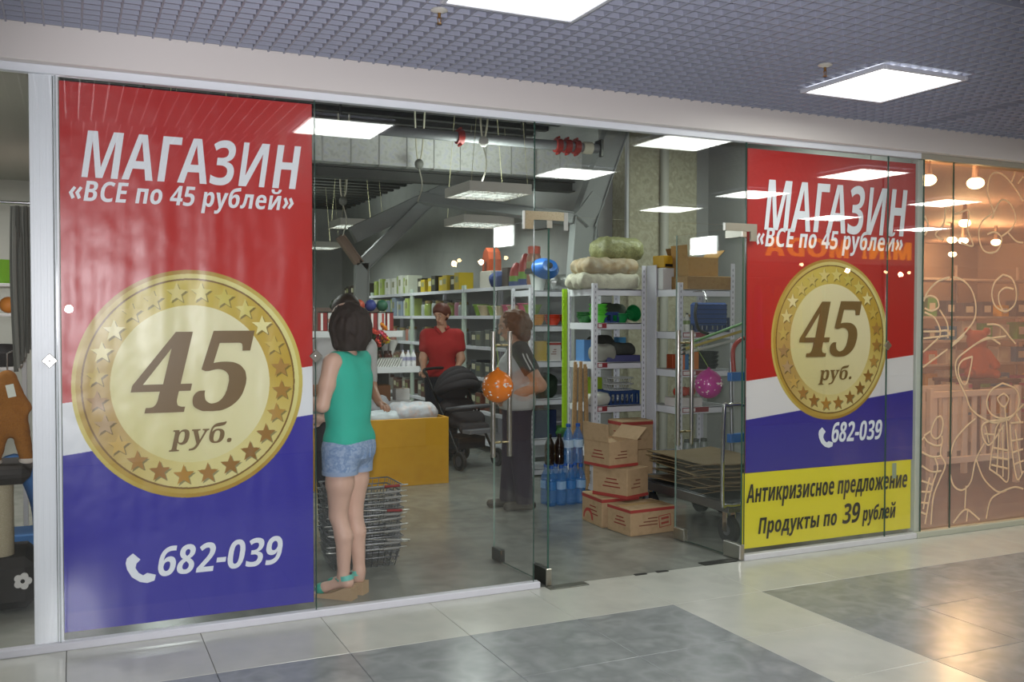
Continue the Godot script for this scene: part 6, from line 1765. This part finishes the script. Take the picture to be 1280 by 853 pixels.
func woman_in_teal() -> void:
	var t := thing("person", "person in a teal sleeveless top and denim shorts, seen from behind", "person", V(1.432, 0, -0.31), deg_to_rad(43))
	var skin := mat("#d2ac98", 0.5)
	var g := Geo.new()
	var legs := []
	for s in [-1.0, 1.0]:
		var hip := V(s * 0.082, 0.85, 0.0)
		var knee := V(s * 0.07, 0.475, -0.015 + 0.01 * s)
		var ank := V(s * 0.06, 0.13, 0.02 + 0.015 * s)
		legs.append([hip, 0.09, V(s * 0.08, 0.66, -0.005), 0.078])
		legs.append([V(s * 0.08, 0.66, -0.005), 0.078, knee, 0.05])
		legs.append([knee, 0.048, V(s * 0.07, 0.36, 0.014), 0.05])
		legs.append([V(s * 0.07, 0.36, 0.014), 0.05, ank, 0.033])
		legs.append([ank, 0.034, V(s * 0.06, 0.095, 0.035), 0.034])
		legs.append([V(s * 0.06, 0.1, 0.01), 0.033, V(s * 0.062 - 0.008, 0.055, -0.11), 0.026])
		legs.append([V(s * 0.062 - 0.008, 0.055, -0.11), 0.028, V(s * 0.064 - 0.011, 0.045, -0.158), 0.02])
	var body := [[V(-0.06, 0.9, 0.01), 0.1, V(0.06, 0.9, 0.01), 0.1], [V(0, 0.98, 0), 0.11, V(0, 1.06, 0), 0.112, 1.2], [V(-0.03, 1.06, 0), 0.105, V(-0.055, 1.25, 0), 0.1, 1.15], [V(0.03, 1.06, 0), 0.105, V(0.055, 1.25, 0), 0.1, 1.15], [V(-0.14, 1.35, 0), 0.052, V(0.14, 1.35, 0), 0.052], [V(0, 1.36, 0.0), 0.058, V(0, 1.46, -0.012), 0.05]]
	var la := [V(-0.165, 1.345, 0), V(-0.215, 1.11, -0.03), V(-0.13, 1.13, -0.25)]
	var ra := [V(0.155, 1.345, 0), V(0.19, 1.11, -0.03), V(0.12, 1.0, -0.24)]
	var arms := []
	for a in [la, ra]:
		arms.append([a[0], 0.052, (a[0] + a[1]) / 2, 0.045])
		arms.append([(a[0] + a[1]) / 2, 0.045, a[1], 0.036])
		arms.append([a[1], 0.037, a[1].lerp(a[2], 0.3), 0.037])
		arms.append([a[1].lerp(a[2], 0.3), 0.037, a[2], 0.025])
	g.flesh(body + legs + arms, 0.011, 0.02)
	hand(g, la[2], V(0.3, 0.1, -1), V(1, 0, 0.2), 1.0, 0.5)
	hand(g, ra[2], V(-0.3, -0.1, -1), V(-0.6, -0.7, 0), -1.0, 0.4)
	var face := Basis(Vector3.RIGHT, -0.12)
	head(g, V(0, 1.565, -0.02), face)
	part(t, "body", g.mesh(), skin)
	eyes(t, V(0, 1.565, -0.02), face)
	# bobbed dark hair
	var fn := FastNoiseLite.new()
	fn.frequency = 30.0
	part(t, "hair", Geo.new().flesh([[V(0, 1.575, 0.005), 0.108, V(0, 1.565, 0.025), 0.11], [V(-0.038, 1.52, 0.035), 0.084, V(-0.046, 1.44, 0.03), 0.052], [V(0.038, 1.52, 0.035), 0.084, V(0.046, 1.44, 0.03), 0.052], [V(0, 1.48, 0.06), 0.075, V(0, 1.43, 0.055), 0.058], [V(-0.085, 1.54, -0.02), 0.04, V(-0.08, 1.45, -0.02), 0.03], [V(0.085, 1.54, -0.02), 0.04, V(0.08, 1.45, -0.02), 0.03]], 0.008, 0.03, [[V(0, -1, 0), -1.41], [V(0, 0.15, -1), 0.3]], fn, 0.016, V(1.0, 0.12, 1.0)).mesh(), noisy(["#160d0b", "#281814", "#1d110f"], 0.06, 3.0, 0.75, 0.0, 0.0, 81))
	# sleeveless teal top with soft folds
	var fc := FastNoiseLite.new()
	fc.frequency = 5.0
	part(t, "tank_top", Geo.new().flesh([[V(-0.065, 0.9, 0.01), 0.113, V(0.065, 0.9, 0.01), 0.113], [V(0, 0.98, 0), 0.124, V(0, 1.06, 0), 0.124, 1.2], [V(-0.03, 1.06, 0), 0.12, V(-0.062, 1.25, 0), 0.118, 1.1], [V(0.03, 1.06, 0), 0.12, V(0.062, 1.25, 0), 0.118, 1.1], [V(-0.115, 1.352, 0), 0.061, V(0.135, 1.352, 0), 0.066]], 0.011, 0.045, [[V(0, -1, 0), -0.885], [V(0, 1, 0), 1.408]], fc, 0.006).mesh(), mat("#2cb49c", 0.75))
	# denim shorts
	var denim := noisy(["#7f97bb", "#a4b6d0", "#708cb4", "#c0cede"], 0.03, 3.0, 0.9, 0.0, 0.1, 83)
	var sh := part(t, "shorts", Geo.new().flesh([[V(-0.06, 0.88, 0.012), 0.112, V(0.06, 0.88, 0.012), 0.112], [V(-0.082, 0.85, 0.0), 0.106, V(-0.08, 0.68, -0.004), 0.097], [V(0.082, 0.85, 0.0), 0.106, V(0.08, 0.68, -0.004), 0.097], [V(-0.06, 0.84, 0.045), 0.085, V(0.06, 0.84, 0.045), 0.085]], 0.011, 0.025, [[V(0, 1, 0), 0.905], [V(0, -1, 0), -0.715]]).mesh(), denim)
	for s in [-1.0, 1.0]:
		part(sh, "hem", Geo.new().lathe([Vector2(0.096, 0.712), Vector2(0.101, 0.712), Vector2(0.102, 0.735), Vector2(0.097, 0.737)], 24, Transform3D(Basis(), V(s * 0.08, 0, -0.004))).mesh(), mat("#93a6c2", 0.9))
		part(sh, "pocket", Geo.new().box(V(s * 0.056, 0.835, 0.124), V(0.07, 0.07, 0.008), Basis(Vector3.UP, s * 0.25) * Basis(Vector3.RIGHT, 0.08)).mesh(), denim)
		# wedge sandal
		var w := PackedVector2Array([Vector2(-0.075, 0.0), Vector2(-0.075, 0.072), Vector2(-0.03, 0.07), Vector2(0.06, 0.032), Vector2(0.12, 0.022), Vector2(0.185, 0.022), Vector2(0.19, 0.0), Vector2(0.1, 0.0)])
		var sole := part(t, "sandal", Geo.new().prism(w, -0.037, 0.037, Transform3D(Basis(Vector3.UP, 0.06) * Basis(V(0, 0, -1), V(0, 1, 0), V(1, 0, 0)), V(s * 0.062, 0, 0.0))).mesh(), noisy(["#a88c68", "#b89c78", "#9c8060"], 0.08, 6.0, 0.9, 0.0, 0.1, 85))
		part(sole, "toe_strap", Geo.new().ball(V(s * 0.063 - 0.01, 0.045, -0.14), V(0.037, 0.032, 0.036), 16).mesh(), mat("#1f9a84", 0.5))
		part(sole, "ankle_strap", Geo.new().lathe([Vector2(0.036, -0.014), Vector2(0.041, -0.014), Vector2(0.041, 0.014), Vector2(0.036, 0.014)], 20, Transform3D(Basis(Vector3.RIGHT, -0.2), V(s * 0.06, 0.122, 0.024))).mesh(), mat("#6cc4b4", 0.5))
		part(sole, "instep_strap", Geo.new().tube([V(s * 0.062 - 0.034, 0.105, 0.0), V(s * 0.062 - 0.02, 0.115, -0.03), V(s * 0.062 + 0.02, 0.105, -0.035), V(s * 0.062 + 0.034, 0.08, -0.02)], 0.007, 6).mesh(), mat("#6cc4b4", 0.5))
	part(t, "ankle_tattoo", Geo.new().ball(V(-0.06, 0.15, 0.052), V(0.016, 0.008, 0.004), 8).mesh(), mat("#5c4c4c", 0.6))

func woman_in_white() -> void:
	var t := thing("person", "person in a white tee with dark sleeves behind the open glass leaf", "person", V(3.36, 0, -2.15), deg_to_rad(72))
	var skin := mat("#b4886c", 0.5)
	var g := Geo.new()
	var torso := [[V(-0.09, 0.92, 0), 0.13, V(0.09, 0.92, 0), 0.13], [V(0, 1.0, -0.03), 0.155, V(0, 1.12, -0.02), 0.15], [V(-0.06, 1.2, 0), 0.12, V(0.06, 1.2, 0), 0.12], [V(-0.14, 1.32, 0.01), 0.062, V(0.14, 1.32, 0.01), 0.062], [V(0, 1.34, 0), 0.06, V(0, 1.43, -0.03), 0.055]]
	var la := [V(-0.18, 1.31, 0.01), V(-0.26, 1.05, 0.16), V(-0.16, 0.94, -0.1)]
	var ra := [V(0.18, 1.31, 0.01), V(0.25, 1.05, 0.1), V(0.14, 0.98, -0.16)]
	var arms := []
	for a in [la, ra]:
		arms.append([a[0], 0.062, a[1], 0.046])
		arms.append([a[1], 0.046, a[2], 0.03])
	var legs := []
	for s in [-1.0, 1.0]:
		legs.append([V(s * 0.09, 0.88, 0), 0.1, V(s * 0.085, 0.5, -0.02 * s), 0.07])
		legs.append([V(s * 0.085, 0.5, -0.02 * s), 0.07, V(s * 0.085, 0.1, -0.06 * s), 0.045])
	g.flesh(torso + arms + legs, 0.015, 0.04)
	hand(g, la[2], V(0.4, -0.2, -1), V(1, 0, 0), 1.0, 0.6)
	hand(g, ra[2], V(-0.4, -0.1, -1), V(-1, 0, 0), -1.0, 0.6)
	var look := Basis(Vector3.UP, 0.2) * Basis(Vector3.RIGHT, -0.3)
	head(g, V(0, 1.53, -0.06), look)
	part(t, "body", g.mesh(), skin)
	eyes(t, V(0, 1.53, -0.06), look)
	var fn := FastNoiseLite.new()
	fn.frequency = 22.0
	part(t, "hair", Geo.new().flesh([[V(0, 1.565, -0.03), 0.105, V(0, 1.555, 0.01), 0.11], [V(0, 1.52, 0.04), 0.09, V(0, 1.46, 0.05), 0.07], [V(-0.09, 1.53, -0.02), 0.035, V(-0.09, 1.48, 0.0), 0.035], [V(0.09, 1.53, -0.02), 0.035, V(0.09, 1.48, 0.0), 0.035]], 0.012, 0.03, [[V(0, -0.5, -1), -0.655]], fn, 0.022).mesh(), noisy(["#4c2a18", "#6e4426", "#5a3420"], 0.06, 3.0, 0.6, 0.0, 0.0, 87))
	var fc := FastNoiseLite.new()
	fc.frequency = 6.0
	part(t, "tee_shirt", Geo.new().flesh([[V(-0.09, 0.92, 0), 0.15, V(0.09, 0.92, 0), 0.15], [V(0, 1.0, -0.03), 0.17, V(0, 1.12, -0.02), 0.165], [V(-0.06, 1.2, 0), 0.135, V(0.06, 1.2, 0), 0.135], [V(-0.12, 1.32, 0.01), 0.07, V(0.12, 1.32, 0.01), 0.07]], 0.013, 0.05, [[V(0, -1, 0), -0.84], [V(0, 1, 0.1), 1.385]], fc, 0.01).mesh(), mat("#b0b2b0", 0.85))
	for a in [la, ra]:
		var sl := part(t, "sleeve", Geo.new().flesh([[a[0] + V(0.02 * signf(-a[0].x), 0.02, 0), 0.08, a[0].lerp(a[1], 0.62), 0.07]], 0.012, 0.03, [[(a[1] - a[0]).normalized(), (a[1] - a[0]).normalized().dot(a[0].lerp(a[1], 0.6))]]).mesh(), mat("#2c2826", 0.85))
		for k in 2:
			part(sl, "stripe", Geo.new().tube([a[0] + V(0, 0.078, -0.015 + 0.03 * k), a[0].lerp(a[1], 0.25) + V(signf(a[0].x) * 0.07, 0.03, -0.02 + 0.03 * k), a[0].lerp(a[1], 0.58) + V(signf(a[0].x) * 0.066, 0.02, -0.02 + 0.03 * k)], 0.006, 6).mesh(), mat("#c8c8c4", 0.8))
	part(t, "trousers", Geo.new().flesh([[V(-0.08, 0.9, 0), 0.135, V(0.08, 0.9, 0), 0.135], [V(-0.09, 0.86, 0), 0.112, V(-0.088, 0.5, 0.02), 0.088], [V(-0.088, 0.5, 0.02), 0.088, V(-0.088, 0.07, 0.06), 0.075], [V(0.09, 0.86, 0), 0.112, V(0.088, 0.5, -0.02), 0.088], [V(0.088, 0.5, -0.02), 0.088, V(0.088, 0.07, -0.06), 0.075]], 0.014, 0.03, [[V(0, 1, 0), 0.93], [V(0, -1, 0), -0.06]]).mesh(), mat("#35293a", 0.85))
	for s in [-1.0, 1.0]:
		part(t, "shoe", Geo.new().flesh([[V(s * 0.088, 0.045, -0.06 * s + 0.05), 0.042, V(s * 0.09, 0.035, -0.06 * s - 0.15), 0.034]], 0.01, 0.02, [[V(0, -1, 0), -0.001]]).mesh(), mat("#3c342c", 0.6))

func man_in_red() -> void:
	var t := thing("person", "person in a red polo shirt leaning over the stroller", "person", V(3.79, 0, -5.05), deg_to_rad(152))
	var skin := mat("#b88a70", 0.5)
	var g := Geo.new()
	var torso := [[V(-0.08, 0.96, 0), 0.12, V(0.08, 0.96, 0), 0.12], [V(0, 1.06, 0), 0.13, V(0, 1.2, 0), 0.14, 1.15], [V(-0.07, 1.28, 0), 0.12, V(0.07, 1.28, 0), 0.12, 1.1], [V(-0.14, 1.405, 0), 0.058, V(0.14, 1.405, 0), 0.058], [V(0, 1.42, 0), 0.06, V(0, 1.53, -0.02), 0.055]]
	var la := [V(-0.185, 1.39, 0), V(-0.215, 1.13, 0.0), V(-0.18, 1.0, -0.2)]
	var ra := [V(0.185, 1.39, 0), V(0.215, 1.13, 0.0), V(0.18, 1.0, -0.2)]
	var arms := []
	for a in [la, ra]:
		arms.append([a[0], 0.05, a[1], 0.042])
		arms.append([a[1], 0.043, a[2], 0.028])
	var legs := []
	for s in [-1.0, 1.0]:
		legs.append([V(s * 0.095, 0.92, 0), 0.098, V(s * 0.09, 0.5, 0), 0.065])
		legs.append([V(s * 0.09, 0.5, 0), 0.065, V(s * 0.09, 0.09, 0.02), 0.042])
	g.flesh(torso + arms + legs, 0.016, 0.04)
	hand(g, la[2], V(0.2, -0.1, -1), V(0.2, -1, 0), 1.0, 0.8)
	hand(g, ra[2], V(-0.2, -0.1, -1), V(-0.2, -1, 0), -1.0, 0.8)
	var look := Basis(Vector3.UP, -0.45) * Basis(Vector3.RIGHT, -0.3)
	head(g, V(0, 1.63, -0.045), look)
	part(t, "body", g.mesh(), skin)
	eyes(t, V(0, 1.63, -0.045), look)
	var hc := V(0, 1.63, -0.045)
	part(t, "hair", Geo.new().flesh([[hc + look * V(0, 0.045, 0.0), 0.092, hc + look * V(0, 0.035, 0.035), 0.09], [hc + look * V(-0.06, 0.0, 0.04), 0.035, hc + look * V(0.06, 0.0, 0.04), 0.035], [hc + look * V(0, -0.03, 0.06), 0.045, hc + look * V(0, -0.05, 0.055), 0.04]], 0.01, 0.025, [[look * V(0, -0.75, -1).normalized(), (look * V(0, -0.75, -1).normalized()).dot(hc + look * V(0, 0.035, -0.062))]]).mesh(), mat("#5c2a1a", 0.6))
	var fc := FastNoiseLite.new()
	fc.frequency = 6.0
	var red := mat("#a01e1e", 0.85)
	part(t, "polo_shirt", Geo.new().flesh([[V(-0.08, 0.96, 0), 0.135, V(0.08, 0.96, 0), 0.135], [V(0, 1.06, 0), 0.145, V(0, 1.2, 0), 0.155, 1.15], [V(-0.07, 1.28, 0), 0.134, V(0.07, 1.28, 0), 0.134, 1.1], [V(-0.15, 1.405, 0), 0.073, V(0.15, 1.405, 0), 0.073]] + [[la[0], 0.069, la[0].lerp(la[1], 0.5), 0.065], [ra[0], 0.069, ra[0].lerp(ra[1], 0.5), 0.065]], 0.014, 0.04, [[V(0, -1, 0), -0.93], [V(0, 1, 0), 1.475]], fc, 0.008).mesh(), red)
	part(t, "collar", Geo.new().tube([V(-0.05, 1.47, -0.07), V(-0.075, 1.485, 0.0), V(-0.04, 1.5, 0.055), V(0.04, 1.5, 0.055), V(0.075, 1.485, 0.0), V(0.05, 1.47, -0.07), V(0.005, 1.42, -0.085)], 0.018, 8, 0.6).mesh(), red)
	part(t, "trousers", Geo.new().flesh([[V(-0.07, 0.94, 0), 0.125, V(0.07, 0.94, 0), 0.125], [V(-0.095, 0.9, 0), 0.11, V(-0.09, 0.06, 0.02), 0.072], [V(0.095, 0.9, 0), 0.11, V(0.09, 0.06, 0.02), 0.072]], 0.018, 0.03, [[V(0, 1, 0), 0.98], [V(0, -1, 0), -0.05]]).mesh(), mat("#22242c", 0.85))
	for s in [-1.0, 1.0]:
		part(t, "shoe", Geo.new().flesh([[V(s * 0.09, 0.045, 0.05), 0.042, V(s * 0.095, 0.035, -0.16), 0.036]], 0.012, 0.02, [[V(0, -1, 0), -0.001]]).mesh(), mat("#1c1a18", 0.5))

func person_behind() -> void:
	var t := thing("person", "person in a pale grey shirt mostly hidden behind the woman in teal", "person", V(1.76, 0, -1.72), deg_to_rad(195))
	var skin := mat("#b4866a", 0.5)
	var g := Geo.new()
	var torso := [[V(-0.08, 0.95, 0), 0.12, V(0.08, 0.95, 0), 0.12], [V(0, 1.05, 0), 0.13, V(0, 1.2, -0.02), 0.14, 1.15], [V(-0.17, 1.38, -0.03), 0.065, V(0.17, 1.38, -0.03), 0.065], [V(0, 1.4, -0.03), 0.06, V(0, 1.52, -0.06), 0.055]]
	var arms := []
	for s in [-1.0, 1.0]:
		arms.append([V(s * 0.2, 1.37, -0.03), 0.06, V(s * 0.24, 1.1, 0.0), 0.045])
		arms.append([V(s * 0.24, 1.1, 0.0), 0.045, V(s * 0.2, 0.98, -0.2), 0.028])
		torso.append([V(s * 0.095, 0.92, 0), 0.098, V(s * 0.09, 0.5, 0), 0.065])
		torso.append([V(s * 0.09, 0.5, 0), 0.065, V(s * 0.09, 0.09, 0.02), 0.042])
	g.flesh(torso + arms, 0.016, 0.04)
	hand(g, V(-0.2, 0.98, -0.2), V(0.2, -0.1, -1), V(0.2, -1, 0), 1.0, 0.4)
	hand(g, V(0.2, 0.98, -0.2), V(-0.2, -0.1, -1), V(-0.2, -1, 0), -1.0, 0.4)
	var look := Basis(Vector3.RIGHT, -0.35)
	var hc := V(0, 1.63, -0.09)
	head(g, hc, look)
	part(t, "body", g.mesh(), skin)
	eyes(t, hc, look)
	part(t, "hair", Geo.new().flesh([[hc + V(0, 0.05, 0.0), 0.092, hc + V(0, 0.035, 0.04), 0.09], [hc + V(0, -0.02, 0.06), 0.06, hc + V(0, -0.06, 0.06), 0.045]], 0.012, 0.025, [[V(0, -0.75, -1).normalized(), V(0, -0.75, -1).normalized().dot(hc + V(0, 0.05, -0.062))]]).mesh(), mat("#2c1c14", 0.55))
	part(t, "shirt", Geo.new().flesh([[V(-0.08, 0.95, 0), 0.136, V(0.08, 0.95, 0), 0.136], [V(0, 1.05, 0), 0.146, V(0, 1.2, -0.02), 0.156, 1.15], [V(-0.17, 1.38, -0.03), 0.077, V(0.17, 1.38, -0.03), 0.077], [V(-0.2, 1.37, -0.03), 0.074, V(-0.235, 1.14, 0.0), 0.06], [V(0.2, 1.37, -0.03), 0.074, V(0.235, 1.14, 0.0), 0.06]], 0.014, 0.04, [[V(0, -1, 0), -0.88], [V(0, 1, 0), 1.455]]).mesh(), mat("#c4c6c4", 0.85))
	part(t, "trousers", Geo.new().flesh([[V(-0.07, 0.93, 0), 0.125, V(0.07, 0.93, 0), 0.125], [V(-0.095, 0.9, 0), 0.11, V(-0.09, 0.06, 0.02), 0.072], [V(0.095, 0.9, 0), 0.11, V(0.09, 0.06, 0.02), 0.072]], 0.018, 0.03, [[V(0, 1, 0), 0.96], [V(0, -1, 0), -0.05]]).mesh(), mat("#2a2c34", 0.85))
	for s in [-1.0, 1.0]:
		part(t, "shoe", Geo.new().flesh([[V(s * 0.09, 0.045, 0.05), 0.042, V(s * 0.095, 0.035, -0.16), 0.036]], 0.012, 0.02, [[V(0, -1, 0), -0.001]]).mesh(), mat("#1c1a18", 0.5))
